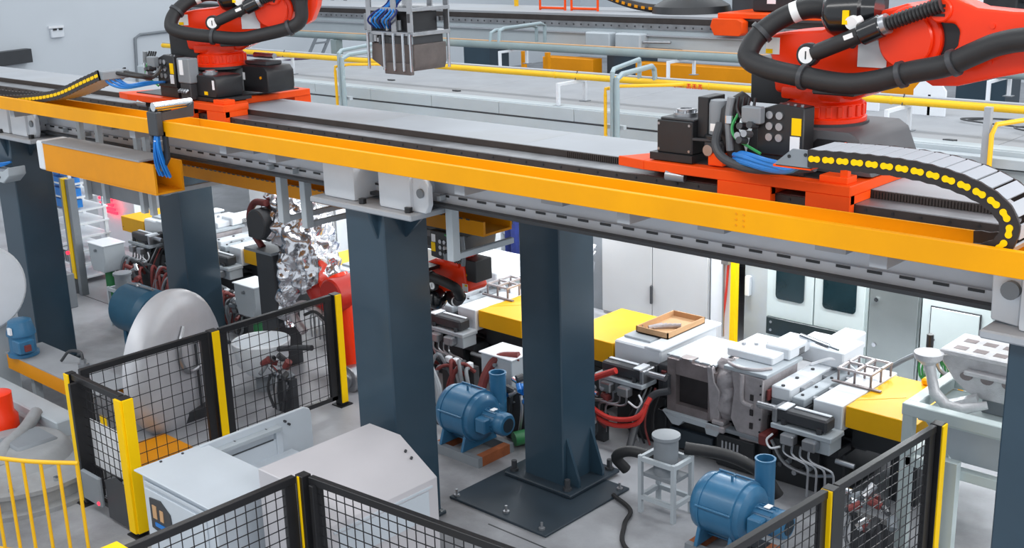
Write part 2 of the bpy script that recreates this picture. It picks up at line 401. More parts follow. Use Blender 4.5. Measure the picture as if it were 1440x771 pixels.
for i in range(9):
    dx = (i-4)*.019; dy = random.uniform(-.03, .03)
    MB().tube([(TX-.01+dx*.4, 6.82+dy*.5, 4.02), (TX-.01+dx*.6, 6.81+dy, 3.9), (TX-.03+dx, 6.82+dy, 3.78), (TX-.07+dx*1.4, 6.86+dy, 3.64), (TX-.1+dx*1.6, 6.92+dy, 3.5)], .014, n=6, sm=4).build('cable', 'cable_blue', t, world=True)
MB().cyl((TX-.01, 6.815, 3.915), (TX-.01, 6.815, 3.925), .045, n=12).build('cable_tie', 'paper', t, world=True)
t = thing('box_channel', 'yellow square steel channel open at its right end below the gantry trough', 'channel', (-12.6, 7.05, 3.25))
a, b_ = -14.45, -11.85
MB().b(a, b_, 6.85, 6.875, 3.29, 3.62).build('front_wall', 'amber', t, world=True)
MB().b(a, b_, 7.19, 7.215, 3.29, 3.62).build('rear_wall', 'amber', t, world=True)
MB().b(a, b_, 6.85, 7.215, 3.27, 3.292).build('bottom_wall', 'amber', t, world=True)
MB().b(a, b_-.28, 6.84, 7.22, 3.62, 3.64).build('lid', 'roof_dust', t, world=True)
MB().b(a-.16, a-.01, 6.84, 7.22, 3.27, 3.64).build('end_cover', 'white_paint', t, bevel=.02, world=True)
for x in (-14.2, -13.75, -12.85, -12.65):
    for s in (0, 1): MB().b(x-.04, x+.04, 7.22, 7.28, 2.86, 3.9).build('hanger_post', 'pale_grey', t, world=True) if not s else None
MB().b(-14.2, -12.7, 7.28, 7.33, 2.92, 3.16).build('backing_plate', 'mid_grey', t, bevel=.01, world=True)
# ================================================================== ROBOTS
def drag_chain(label, pts, y0, y1, flat, right=True):
    """pts: (x,z) centre line; y0 front side."""
    P = catmull([Vector((p[0], 0, p[1])) for p in pts], 24)
    # even resampling
    d = [0]
    for i in range(1, len(P)): d.append(d[-1]+(P[i]-P[i-1]).length)
    def at(s):
        s = max(0, min(d[-1], s))
        for i in range(1, len(P)):
            if d[i] >= s:
                f = (s-d[i-1])/max(1e-9, d[i]-d[i-1]); return P[i-1].lerp(P[i], f), (P[i]-P[i-1]).normalized()
        return P[-1], (P[-1]-P[-2]).normalized()
    t = thing('drag_chain', label, 'drag chain', (pts[0][0], y0, min(p[1] for p in pts)-.05), 'drag chains of the robot tracks')
    h = .058; pitch = .1; n = int(d[-1]/pitch)
    for yy in (y0, y1-.02):
        m = MB(); k = int(d[-1]/.025); top = []; bot = []
        for i in range(k+1):
            p, tg = at(i*.025); nr = Vector((-tg.z, 0, tg.x))
            wob = .003*math.sin(2*PI*i*.025/pitch)
            top.append(p+nr*(h+wob)); bot.append(p-nr*(h+wob))
        vs = []
        for q in range(k+1):
            for pp in (top[q], bot[q]):
                vs.append((pp.x, yy, pp.z)); vs.append((pp.x, yy+.02, pp.z))
        fs = []
        for q in range(k):
            a = q*4; b = a+4
            fs += [(a, b, b+2, a+2), (a+1, a+3, b+3, b+1), (a, a+1, b+1, b), (a+2, b+2, b+3, a+3)]
        m._add(vs, fs); m.build('side_band', 'chain_black', t, world=True)
    dog = []
    for i in range(24):
        ang = 2*PI*i/24; cx = .022 if math.cos(ang) > 0 else -.022
        dog.append((cx+.019*math.cos(ang), .019*math.sin(ang)))
    dog = [( .021+.021*math.cos(a), .021*math.sin(a)) for a in [-2.2+.44*i for i in range(11)]] + [(0, .015)] + [(-.021+.021*math.cos(a), .021*math.sin(a)) for a in [PI-2.2+.44*i for i in range(11)]] + [(0, -.015)]
    ins = sla = None
    for i in range(n):
        p, tg = at((i+.5)*pitch); ang = math.atan2(tg.z, tg.x)
        if p.z > flat:
            if ins is None:
                ins = MB().prism(dog, 'y', -.006, .004).build('link_insert', 'tape', t); o = ins
            else: o = share(ins, t, (0, 0, 0))
            o.location = Vector((p.x, y0, p.z))-ROOT[t]; o.rotation_euler = (0, -ang, 0)
        if sla is None:
            sla = MB().b(-.046, .046, .02, y1-y0-.02, -.007, .007)  .build('cover_slat', 'girder', t, bevel=.002); o = sla
        else: o = share(sla, t, (0, 0, 0))
        nr = Vector((-tg.z, 0, tg.x))*(1 if right else 1)*(h-.006)
        o.location = Vector((p.x, y0, p.z))+nr-ROOT[t]; o.rotation_euler = (0, -ang, 0)
    return t
drag_chain('black drag chain with yellow links curling down beside the big right robot',
           [(-3.82, 4.52), (-3.4, 4.53), (-3.04, 4.515), (-2.76, 4.46), (-2.57, 4.37), (-2.49, 4.25), (-2.53, 4.13), (-2.66, 4.065), (-2.85, 4.05)], 6.93, 7.3, 4.1)
drag_chain('black drag chain with yellow links rising out of the trough at left',
           [(-12.98, 4.54), (-13.35, 4.44), (-14.1, 4.24), (-15.0, 4.12), (-16, 4.06), (-18, 4.052), (-20, 4.052)], 6.93, 7.3, 4.06, False)

def robot_mesh(label, base=True, arm_pitch=0., arm=True, red='robot_orange', bracket=True, yaw=0., alen=2.5, bx=.62):
    """industrial arm in its own frame: origin at middle of the base, arm towards +x, front side at -y."""
    t = thing('industrial_robot', label, 'robot', (0, 0, 0), 'orange six-axis robots')
    # turntable
    m = MB().lathe((0, 0, .35), (0, 0, 1), [(.32, 0), (.32, .03), (.3, .04), (.3, .14), (.27, .16), (.27, .24)], 40)
    m.build('turntable', red, t)
    for k in range(22):
        a = 2*PI*k/22; q = MB().b(-.022, .022, -.012, .03, -.045, .045)
        q.xf(Matrix.Translation((.3*math.sin(a), -.3*math.cos(a), .44)) @ Matrix.Rotation(a, 4, 'Z'))
        q.build('lug', red, t, bevel=.006)
    if base:
        BY = Matrix.Rotation(-yaw, 4, 'Z')
        m = MB().prism([(-.5, 0), (bx, 0), (bx-.12, .28), (bx-.2, .33), (-.42, .33)], 'y', -.4, .45).xf(BY)
        b = m.build('base_casting', 'base_grey', t, bevel=.03, seg=2)
        if bx > .3: MB().prism([(.12, .12), (.44, .12), (.44, .22), (.4, .26), (.16, .26), (.12, .22)], 'y', -.41, -.3).xf(BY).build('base_opening', 'black_metal', b)
        MB().lathe((0, 0, .32), (0, 0, 1), [(.34, 0), (.34, .03)], 32).build('base_ring', 'charcoal', t)
    # turret body
    body = [(-.44, .95), (-.37, .80), (-.34, .56), (.32, .54), (.5, .62), (.72, .72), (.98, .9), (1.0, 1.18), (.72, 1.27), (.4, 1.18), (.05, 1.06), (-.22, 1.04), (-.38, 1.02)]
    MB().prism(body, 'y', -.22, .24).build('turret', red, t, bevel=.045, seg=3)
    MB().prism([(-.26, .52), (.26, .52), (.26, .62), (-.26, .62)], 'y', -.26, .26).build('turret_skirt', red, t, bevel=.03, seg=2)
    MB().b(-.42, -.3, -.225, -.214, .86, .99).build('rating_sticker', 'label_white', t)
    MB().b(-.42, -.36, -.229, -.223, .865, .9).build('warning_sticker', 'tape', t)
    # black side box beside the turret
    MB().b(-.58, -.22, -.18, .2, .46, .82).build('side_box', 'black_metal', t, bevel=.01)
    MB().cyl((-.36, -.19, .72), (-.36, -.17, .72), .02, n=12).build('brass_plug', 'amber', t)
    # paper note
    MB().b(.37, .6, -.233, -.226, .8, 1.0).build('paper_note', 'paper', t)
    # balancer
    bl = MB().cyl((.1, -.44, .9), (.1, -.52, .9), .088, n=24).build('balancer_end', 'black_metal', t, bevel=.01)
    MB().cyl((.1, -.52, .9), (.1, -.528, .9), .062, n=20).build('gauge_dial', 'label_white', bl)
    MB().b(.095, .105, -.531, -.527, .87, .93).build('gauge_needle', 'black_metal', bl)
    MB().cyl((.14, -.48, .91), (.5, -.46, 1.06), .062, n=18).build('balancer_tube', 'rubber', t)
    MB().bar((.4, -.525, 1.035), (.47, -.525, 1.062), .004, .035).build('tube_sticker', 'label_white', t)
    MB().cyl((.5, -.46, 1.06), (.66, -.45, 1.13), .085, n=18).build('balancer_head', 'black_gloss', t, bevel=.012)
    MB().cyl((.66, -.45, 1.13), (.7, -.45, 1.145), .075, n=18).build('balancer_collar', 'steel', t)
    pts = [Vector((.69, -.45, 1.14)).lerp(Vector((1.07, -.42, 1.28)), i/30) for i in range(31)]
    MB().tube(pts, .056, n=16, ridges=.22).build('bellows', 'rubber', t)
    # motor dome on top
    MB().lathe((.12, -.3, 1.2), (1, .1, .05), [(.02, -.01), (.1, .01), (.16, .05), (.185, .1), (.185, .32), (.14, .33), (.11, .42)], 26).build('motor', 'black_gloss', t)
    MB().b(.36, .4, -.484, -.44, 1.13, 1.23).build('motor_sticker', 'tape', t)
    MB().cyl((.43, -.38, 1.16), (.43, -.48, 1.14), .05, n=16).build('second_gauge', 'label_white', t)
    MB().cyl((.3, -.2, 1.03), (.42, -.42, .98), .03, n=10).build('valve', 'black_metal', t)
    # axis-2 gear housing
    MB().cyl((.8, -.3, 1.02), (.8, .1, 1.02), .24, n=40).build('gear_housing', red, t, bevel=.03, seg=3)
    MB().cyl((.78, -.34, 1.02), (.78, -.3, 1.02), .205, n=40).build('housing_cover', red, t, bevel=.012)
    if not arm: return t, None
    # lower arm, pivot at (1.0, *, 1.02)
    piv = Vector((1.0, 0, 1.02))
    T = Matrix.Translation(piv) @ Matrix.Rotation(-arm_pitch, 4, 'Y') @ Matrix.Translation(-piv)
    out = [(.93, 1.28), (.99, 1.37), (1.09, 1.38), (1.17, 1.31), (1.3, 1.26), (1.55, 1.24), (alen-.2, 1.24), (alen, 1.15), (alen, .95), (alen-.2, .88),
           (min(1.75, alen-.25), .86), (1.45 if alen > 2 else 1.3, .79 if alen > 2 else .76), (1.2, .72), (1.02, .71), (.93, .76), (1.02, .84), (1.06, .92), (1.12, .95), (1.18, .99), (1.19, 1.1), (1.15, 1.15), (1.06, 1.15), (1.0, 1.2)]
    MB().b(1.0, 1.22, -.26, -.14, .88, 1.17).xf(T).build('arm_recess', 'black_metal', t)
    am = MB().prism(out, 'y', -.38, -.12).xf(T).build('lower_arm', red, t, bevel=.035, seg=3)
    MB().cyl((1.05, -.4, 1.24), (1.05, -.37, 1.24), .085, n=20).xf(T).build('knuckle', red, am, bevel=.01)
    m = MB()
    for k in range(3): m.b(1.01, 1.09, -.408, -.395, 1.198+k*.032, 1.217+k*.032)
    m.xf(T).build('knuckle_slots', 'black_metal', am)
    for (bx, bz) in ((1.42, 1.14), (1.42, .9), (1.7, 1.14), (1.7, .93)):
        MB().cyl((bx, -.39, bz), (bx, -.375, bz), .018, n=8).xf(T).build('arm_bolt', red, am)
    if alen > 2.3: MB().cyl((2.4, -.46, 1.05), (2.4, .1, 1.05), .2, n=30).xf(T).build('elbow', red, t, bevel=.02)
    # hose
    hs = [(.22, .05, 1.1), (.12, -.1, 1.19), (-.06, -.2, 1.22), (-.25, -.27, 1.15), (-.38, -.36, 1.04), (-.43, -.44, .93), (-.4, -.5, .84), (-.2, -.53, .78), (.1, -.54, .74), (.42, -.54, .71), (.66, -.54, .74)]
    he = [(.93, -.53, .82), (1.18, -.53, .88), (1.37, -.53, .97), (1.53, -.53, 1.04), (1.75, -.53, 1.08)] + ([(2.15, -.53, 1.09), (2.35, -.47, 1.07)] if alen > 2.3 else [])
    hs = [Vector(p) for p in hs]+[T @ Vector(p) for p in he]
    ho = MB().tube(hs, .08, n=16, sm=8).build('hose', 'rubber', t)
    HH = catmull(hs, 8)
    for s in (32, 64, 86, 98):
        p, q = HH[s], HH[s+1]; dd = (q-p).normalized()
        MB().cyl(p-dd*.018, p+dd*.018, .097, n=18).build('hose_clamp', 'charcoal', ho)
    p, q = HH[28-8], HH[29-8]; dd = (q-p).normalized(); MB().cyl(p-dd*.03, p+dd*.03, .0815, n=18).build('hose_sticker', 'label_white', ho)
    if bracket: MB().b(.18, .52, -.56, -.24, .62, .68).build('hose_bracket', 'black_metal', t, bevel=.01)
    return t, T

def carriage(label, x0, x1, y0=7.9, y1=9.5, z=4.14, ch=0.):
    t = thing('robot_carriage', label, 'carriage', ((x0+x1)/2, (y0+y1)/2, 3.975), 'orange robot carriages')
    MB().prism([(x0+.3, y0), (x1, y0), (x1, y0+(.35 if ch else 1.6)), (x1-ch, y0+(.6 if ch else 1.6)), (x1-ch, y1), (x0+.3, y1)], 'z', z-.08, z).build('plate', 'carriage_orange', t, bevel=.006, world=True)
    MB().prism([(x0, y0+.05), (x0+.3, y0), (x0+.3, y0+.6), (x0+.05, y0+.12)], 'z', z-.08, z).build('nose_plate', 'carriage_orange', t, bevel=.004, world=True)
    MB().b(x0+.32, x1-.1-ch, y0+.12, y1-.1, z, z+.012).build('top_sheet', 'black_metal', t, world=True)
    MB().b(x1-.28, x1-.05, y0+.05, y0+.2, z, z+.05).build('stop_block', 'carriage_orange', t, bevel=.004, world=True)
    for xa, xb in ((x1-1.14, x1-.66), (x1-.24, x1-.02+.02)):
        MB().b(xa if xb < x1-.1 else x1-.36, xb, y0+.02, y0+.33, 3.998, z-.08).b(xa if xb < x1-.1 else x1-.36, xb, y0+.0, y0+.075, 3.89, z-.08).build('bearing_block', 'carriage_orange', t, world=True)
    for xa in (x1-1.1-ch, x1-.36-ch): MB().b(xa, xa+.34, y1-.24, y1+.02, 3.95, z-.08).build('bearing_block', 'carriage_orange', t, bevel=.005, world=True)
    MB().cyl((x0+.52, y0+.02, z-.1), (x0+.68, y0+.06, z-.11), .045).build('bump_stop', 'steel', t, world=True)
    return t

# ---- right robot
carriage('orange steel carriage plate under the big right robot', -6.17, -4.0)
rr, _ = robot_mesh('big orange robot at right with its arm reaching out of view')
rr.location = (-4.6, 8.6, 4.152)
# equipment on the right carriage
t = thing('gearbox', 'square black gearbox with round steel flange on the right carriage', 'gearbox', (-5.62, 8.15, 4.15))
MB().b(-.22, .2, -.2, .25, 0, .06).build('foot_plate', 'black_metal', t)
MB().b(-.17, .18, -.17, .2, .06, .33).build('body', 'black_metal', t, bevel=.008)
MB().b(-.15, .18, -.15, .19, .33, .35).build('lid', 'charcoal', t, bevel=.006)
MB().lathe((0, 0, .35), (0, 0, 1), [(.1, 0), (.1, .03), (.075, .032), (.075, .06), (.05, .062), (.05, .05)], 24).build('flange', 'steel', t)
for k in range(6): MB().cyl((.085*math.cos(k*PI/3), .085*math.sin(k*PI/3), .38), (.085*math.cos(k*PI/3), .085*math.sin(k*PI/3), .4), .012, n=6).build('flange_bolt', 'chrome', t)
for sx in (-.15, .15):
    for sz in (.09, .3): MB().cyl((sx, -.175, sz), (sx, -.168, sz), .012, n=6).build('cover_bolt', 'steel', t)
t = thing('servo_motor', 'grey upright servo motor between the gearbox and the plug panel', 'motor', (-5.26, 8.1, 4.152))
MB().b(-.18, -.08, -.05, .2, .2, .53).build('terminal_box', 'black_metal', t, bevel=.006)
MB().lathe((0, 0, .24), (0, 0, 1), [(.085, 0), (.085, .24), (.075, .27), (.03, .275)], 20).build('motor_body', 'mid_grey', t)
MB().b(-.03, .05, -.09, -.083, .27, .33).build('motor_label', 'label_white', t)
MB().cyl((0, 0, .2), (0, 0, .235), .12, n=20).build('motor_flange', 'black_metal', t, bevel=.006)
MB().b(-.09, .1, -.1, .12, .05, .2).build('mount', 'charcoal', t, bevel=.02)
MB().cyl((-.02, -.1, .12), (-.02, -.14, .12), .045).cyl((.06, -.1, .15), (.06, -.13, .15), .03).build('grease_fitting', 'steel', t)
MB().bar((-.24, -.1, .19), (0, -.1, .2), .03, .02).build('lever', 'charcoal', t)
MB().b(-.02, .12, -.13, .0, 0, .1).build('orange_foot', 'carriage_orange', t, bevel=.005)
t = thing('cable_sleeve', 'black wrinkled cable sleeve standing between the servo motor and plug panel', 'sleeve', (-5.1, 7.98, 4.152))
MB().tube([(.06, .1, .0), (.0, .08, .18), (-.04, .06, .3), (-.03, .08, .42), (.03, .12, .5), (.06, .16, .56)], [.07, .075, .08, .085, .08, .05], n=12).build('sleeve', 'rubber', t)
MB().tube([(-.08, 0, .34), (-.05, -.1, .2), (.05, -.14, .1), (.3, -.2, .06), (.6, -.22, .08), (.9, -.25, .14)], .035, n=10, sm=6).build('corrugated_hose', 'charcoal', t)
def plug_panel(x, y, z, label):
    t = thing('plug_panel', label, 'panel', (x, y, z), 'robot plug panels')
    MB().prism([(-.2, 0), (.2, 0), (.2, .38), (-.02, .4), (-.2, .34)], 'y', -.02, .14).build('housing', 'black_metal', t, bevel=.008)
    s = None
    for i in range(2):
        for j in range(3):
            q = MB().cyl((0, -.02, 0), (0, -.034, 0), .03, n=16)
            if s is None: s = q.build('socket', 'steel', t); o = s
            else: o = share(s, t, (0, 0, 0))
            o.location = (-.09+i*.085, 0, .14+j*.085)
    MB().b(.1, .18, -.026, -.02, .17, .3).build('warning_label', 'tape', t)
    MB().b(.09, .17, -.026, -.02, .05, .16).build('white_label', 'paper', t)
    MB().b(-.3, -.13, -.1, -.02, .24, .37).build('junction_box', 'mid_grey', t, bevel=.01)
    for k, (a, b, c) in enumerate(((-.3, -.07, .2), (-.24, -.1, .15), (-.2, -.09, .22), (-.33, -.05, .12), (-.27, -.12, .1))):
        MB().cyl((a, b+.05, c), (a, b-.05, c+.02), .028, n=10).build('connector', 'steel' if k % 2 else 'charcoal', t)
    MB().tube([(-.36, -.04, .3), (-.4, -.06, .2), (-.36, -.08, .12), (-.26, -.06, .06), (-.14, -.06, .01)], .012, n=6, sm=5).build('green_wire', 'cable_green', t)
    MB().tube([(-.44, -.02, .42), (-.46, -.02, .25), (-.44, -.02, .0)], .03, n=10, sm=4).build('conduit', 'mid_grey', t)
    MB().cyl((-.445, -.02, .22), (-.445, -.02, .28), .045, n=12).build('conduit_nut', 'chrome', t)
    for k in range(4): MB().tube([(-.4+.05*k, .02, .42), (-.38+.05*k, -.03, .34), (-.33+.04*k, -.05, .27)], .012, n=6, sm=4).build('wire', 'black_metal', t)
    for k in range(4): MB().cyl((-.02+.06*k, .02, .38), (-.02+.06*k, .02, .4), .012, n=6).build('bolt', 'steel', t)
    return t
pz = plug_panel(-4.64, 8.0, 4.29, 'black plug panel with six round sockets under the big right robot')
MB().b(-.2, .2, 0, .12, -.138, .0).build('stand', 'black_metal', pz)
t = thing('hose_bundle', 'bright blue hose bundle from the plug panel to the chain end bracket', 'hoses', (-4.6, 7.6, 4.2))
for k in range(6):
    o1 = random.uniform(-.02, .02)
    MB().tube([(-4.98, 7.9+o1, 4.22+.012*k), (-4.85, 7.8+o1, 4.26+o1+.01*k), (-4.5, 7.62, 4.27+o1*1.3+.008*k), (-4.15, 7.35+o1, 4.36+o1), (-3.9, 7.05+.03*k, 4.52)], .021, n=8, sm=6).build('hose', 'cable_blue', t, world=True)
t = thing('chain_bracket', 'grey angle bracket joining the right drag chain to the carriage', 'bracket', (-3.95, 7.3, 4.14))
MB().prism([(-4.06, 4.47), (-3.94, 4.57), (-3.8, 4.57), (-3.8, 4.45), (-4.06, 4.45)], 'y', 6.94, 6.96).build('side_plate', 'mid_grey', t, world=True)
MB().b(-4.08, -3.8, 6.94, 7.32, 4.44, 4.455).build('foot', 'carriage_orange', t, world=True)
MB().b(-4.12, -4.06, 7.1, 8.0, 4.42, 4.44).b(-4.12, -4.06, 7.97, 8.02, 4.14, 4.44).build('arm', 'carriage_orange', t, world=True)
MB().cyl((-3.96, 6.935, 4.52), (-3.96, 6.945, 4.52), .012, n=8).cyl((-3.84, 6.935, 4.54), (-3.84, 6.945, 4.54), .012, n=8).build('bolt', 'black_metal', t, world=True)

# ---- left robot
carriage('orange steel carriage plate under the left robot', -14.4, -11.95, ch=.42)
rl, T = robot_mesh('orange robot at left with raised arm holding the spray tool', arm_pitch=math.radians(62), yaw=math.radians(38), bx=.12)
rl.location = (-12.95, 8.6, 4.152); rl.rotation_euler = (0, 0, math.radians(38))
Wv = lambda p: T @ Vector(p)
e0 = Wv((2.4, -.2, 1.05))
tool_top = Matrix.Rotation(-math.radians(38), 4, 'Z') @ Vector((-10.02+12.95, .5, 1.435))
MB().tube([e0+Vector((-.1, .15, .12)), e0+Vector((.5, .4, .25)), tool_top+Vector((-.25, 0, .35))], [.17, .13, .1], n=18).build('forearm', 'robot_orange', rl)
MB().tube([tool_top+Vector((-.3, 0, .36)), tool_top+Vector((-.05, 0, .33)), tool_top+Vector((0, 0, .2)), tool_top+Vector((0, 0, 0))], [.1, .1, .09, .09], n=16).build('wrist', 'robot_orange', rl)
# boxes right of the left robot
t = thing('servo_box', 'large black motor box with yellow tag beside the left robot base', 'motor', (-12.38, 8.2, 4.152))
MB().b(-.42, .22, -.2, .25, 0, .04).build('foot_plate', 'black_metal', t)
MB().prism([(-.38, .04), (.12, .04), (.14, .1), (.14, .27), (.1, .3), (-.34, .3), (-.38, .27)], 'y', -.18, .2).build('body', 'black_metal', t, bevel=.012)
MB().lathe((-.16, -.05, .3), (0, 0, 1), [(.09, 0), (.09, .03), (.06, .035), (.06, .05)], 20).build('flange', 'steel', t)
MB().b(-.12, -.05, -.186, -.18, .07, .11).build('yellow_tag', 'tape', t)
MB().b(.06, .1, -.186, -.18, .14, .25).build('white_tag', 'paper', t)
t = thing('servo_box', 'second black motor box with grey cap, right of the yellow tagged one', 'motor', (-12.5, 8.85, 4.152))
MB().prism([(-.1, .04), (.4, .04), (.42, .1), (.42, .3), (.36, .36), (-.1, .36)], 'y', -.2, .2).build('body', 'black_metal', t, bevel=.012)
MB().b(-.15, .3, -.12, .12, .36, .41).build('lid', 'charcoal', t, bevel=.01)
MB().cyl((-.15, .05, .46), (.25, .05, .46), .035, n=12).build('cable_gland', 'steel', t)
MB().b(-.09, -.05, -.206, -.2, .18, .27).build('white_tag', 'paper', t)
MB().cyl((.28, -.21, .22), (.28, -.2, .22), .018, n=10).build('brass_plug', 'amber', t)
pz = plug_panel(-13.25, 8.0, 4.27, 'black plug panel with six round sockets under the left robot')
MB().b(-.2, .2, 0, .12, -.118, .0).build('stand', 'black_metal', pz)
t = thing('control_box', 'grey control box with white label on the left carriage', 'box', (-12.78, 7.98, 4.152))
MB().b(-.12, .14, -.06, .08, .2, .5).build('cover', 'mid_grey', t, bevel=.012)
MB().b(-.06, .02, -.066, -.06, .3, .48).build('white_label', 'paper', t)
MB().b(-.1, .12, -.05, .1, 0, .2).build('terminal_block', 'charcoal', t, bevel=.01)
for k in range(4): MB().cyl((-.07+.05*k, -.06, .12), (-.07+.05*k, -.1, .1), .02, n=8).build('gland', 'steel', t)
t = thing('hose_bundle', 'bright blue hoses sagging from the left chain end to the left plug panel', 'hoses', (-13.3, 7.4, 4.2))
for k in range(4):
    o1 = random.uniform(-.02, .02)
    MB().tube([(-13.0, 7.0+.05*k, 4.52), (-12.95, 7.05+.05*k, 4.44+o1), (-12.9, 7.2+.03*k, 4.38+o1), (-12.95, 7.5, 4.38+o1), (-13.1, 7.8, 4.36), (-13.3, 7.98, 4.33)], .016, n=8, sm=6).build('hose', 'cable_blue', t, world=True)
for k in range(2):
    MB().tube([(-12.98, 7.1+.1*k, 4.56), (-12.75, 7.3+.1*k, 4.5), (-12.9, 7.6, 4.46), (-13.3, 7.95, 4.52)], .022, n=8, sm=6).build('black_hose', 'rubber', t, world=True)
MB().b(-13.06, -12.92, 6.95, 7.3, 4.48, 4.58).build('end_clamp', 'mid_grey', t, world=True, bevel=.01)

# ---- spray tool
t = thing('spray_tool', 'steel framed spray head with dark block and blue hoses held by left robot', 'spray tool', (-10.02, 9.1, 4.55)); t.scale = (.76, .76, .84)
MB().b(-.5, .5, -.35, .4, .47, .52).build('lower_plate', 'steel', t, bevel=.005)
MB().b(-.5, .5, -.35, .4, .78, .83).build('upper_plate', 'steel', t, bevel=.005)
MB().b(-.4, .4, -.25, .3, .95, 1.22).build('valve_bank', 'black_metal', t, bevel=.02)
MB().prism([(-.48, .14), (-.1, -.02), (.42, .02), (.46, .12), (.46, .36), (-.46, .38)], 'y', -.3, .34).build('block', 'dark_steel', t, bevel=.01)
MB().b(-.14, .42, -.36, -.28, -.03, .12).build('front_jaw', 'dark_steel', t, bevel=.01)
for x in (-.46, -.12, .1, .3, .46):
    for y in (-.37, .38): MB().cyl((x, y, .02), (x, y, .5), .022, n=8).build('guide_rod', 'chrome', t)
for x in (-.44, .1, .44):
    for y in (-.34, .38): MB().b(x-.05, x+.05, y-.012, y+.012, .52, .95).build('strut', 'steel', t)
MB().b(-.3, .34, -.22, .28, .52, .76).build('inner_block', 'black_metal', t)
MB().b(-.4, .4, -.3, .33, .36, .46).build('nozzle_bank', 'charcoal', t)
for k in range(26):
    a = random.uniform(-.46, .46); y = random.choice([-.33, -.3, -.27, .3]); z = random.uniform(.52, .68) if k < 14 else random.uniform(.34, .4)
    MB().cyl((a, y, z), (a, y, z+random.uniform(.05, .16)), random.uniform(.02, .04), n=8).build('nozzle', random.choice(['steel', 'charcoal', 'mid_grey']), t)
for k in range(7):
    MB().tube([(-.38+.06*k, -.3, .56), (-.4+.08*k, -.4, .66), (-.28+.08*k, -.38, .76), (-.1+.04*k, -.3, .86), (.0+.05*k, -.26, 1.0)], .014, n=6, sm=5).build('blue_hose', 'cable_blue' if k % 3 else 'navy', t)
for k in range(7): MB().cyl((-.1+.08*k, -.28, 1.0), (-.1+.08*k, -.28, 1.1), .026, n=8).build('fitting', 'cable_blue' if k % 2 else 'chrome', t)
MB().b(-.62, -.44, -.3, .1, .52, .74).build('side_box', 'mid_grey', t, bevel=.012)
# ---- inverted robot hanging under the gantry
rh, TH = robot_mesh('red robot hanging upside down under the gantry behind the middle columns', red='robot_orange', arm_pitch=math.radians(-14), alen=1.7)
rh.scale = (.7, .7, .7); rh.location = (-9.52, 9.25, 2.77); rh.rotation_euler = (0, PI, 0)
pp = plug_panel(0, 0, 0, 'upside down plug panel on the hanging red robot'); pp.rotation_euler = (0, PI, 0); pp.location = (-9.42, 8.9, 2.8); pp.scale = (.8, .8, .8)
t = thing('robot_mount', 'dark steel pedestal fixing the hanging robot below the gantry', 'mount', (-9.45, 9.3, 2.92))
MB().b(-9.95, -9.05, 8.95, 9.7, 2.775, 2.83).b(-9.85, -9.1, 9.08, 9.6, 2.83, 3.495).build('pedestal', 'black_metal', t, bevel=.01, world=True)
# foil-wrapped wrist of that robot
def crumple(name, secs, mat, parent, n=64, m=46, amp=.05, seed=3):
    rnd = random.Random(seed); mb = MB(); P = catmull([Vector(s[0]) for s in secs], 16); K = len(P)
    Rr = []
    for i in range(K):
        f = i/(K-1)*(len(secs)-1); a = int(min(f, len(secs)-2)); u = f-a
        Rr.append(secs[a][1]*(1-u)+secs[a+1][1]*u)
    from mathutils import noise
    vs = []; a = None
    for k, p in enumerate(P):
        d = (P[min(k+1, K-1)]-P[max(k-1, 0)]).normalized()
        if a is None: a, b, _ = frame(d)
        else: a = (a-d*a.dot(d)).normalized()
        b = d.cross(a)
        for i in range(n):
            t_ = 2*PI*i/n; u = a*math.cos(t_)+b*math.sin(t_)
            q = p*1+u*Rr[k]
            nz = abs(noise.noise(q*3.6+Vector((seed, 0, 0))))*1.7+abs(noise.noise(q*8.0+Vector((0, seed, 0))))*.9
            vs.append(p+u*(Rr[k]*(1+.0)+amp*(nz-.45)))
    fs = [(k*n+i, k*n+(i+1) % n, (k+1)*n+(i+1) % n, (k+1)*n+i) for k in range(K-1) for i in range(n)]
    fs += [tuple(range(n-1, -1, -1)), tuple(range((K-1)*n, K*n))]
    mb._add(vs, fs); return mb.build(name, mat, parent, world=True, smooth=50)
t = thing('foil_wrapped_wrist', 'robot wrist wrapped in crumpled silver foil left of the middle front column', 'robot wrist', (-12.1, 9.2, 1.0), None)
crumple('foil_sleeve', [((-12.8, 9.3, 2.62), .12), ((-12.7, 9.3, 2.45), .3), ((-12.4, 9.25, 2.15), .36), ((-12.1, 9.2, 1.8), .34), ((-11.9, 9.2, 1.45), .26)], 'foil', t, amp=.13)
crumple('foil_apron', [((-12.2, 9.1, 1.85), .2), ((-12.4, 9.08, 1.5), .2), ((-12.5, 9.05, 1.15), .14), ((-12.5, 9.05, .85), .08)], 'foil', t, amp=.09, seed=8)
MB().tube([(-12, 9.2, 1.5), (-11.8, 9.2, 1.28), (-11.5, 9.2, 1.05)], [.2, .2, .18], n=18).build('forearm', 'robot_red', t, world=True)
MB().tube([(-11.6, 9.15, 1.6), (-11.4, 9.15, 1.3), (-11.4, 9.15, .9), (-11.3, 9.15, .5)], [.2, .2, .17, .13], n=18).build('upper_arm', 'robot_orange', t, world=True)
MB().cyl((-11.4, 8.92, 1.45), (-11.4, 9.45, 1.45), .22, n=28).build('elbow_joint', 'robot_red', t, bevel=.02, world=True)
MB().tube([(-11.9, 8.85, .92), (-12.1, 8.85, 1.12), (-11.9, 8.86, 1.28), (-11.6, 8.88, 1.22), (-11.4, 8.9, 1.1)], .055, n=12, sm=8).build('sheathed_hose', 'cast_alu', t, world=True)
MB().tube([(-11.8, 8.8, 1.18), (-11.6, 8.82, 1.25), (-11.4, 8.85, 1.15)], .02, n=8, sm=6).build('cable', 'rubber', t, world=True)
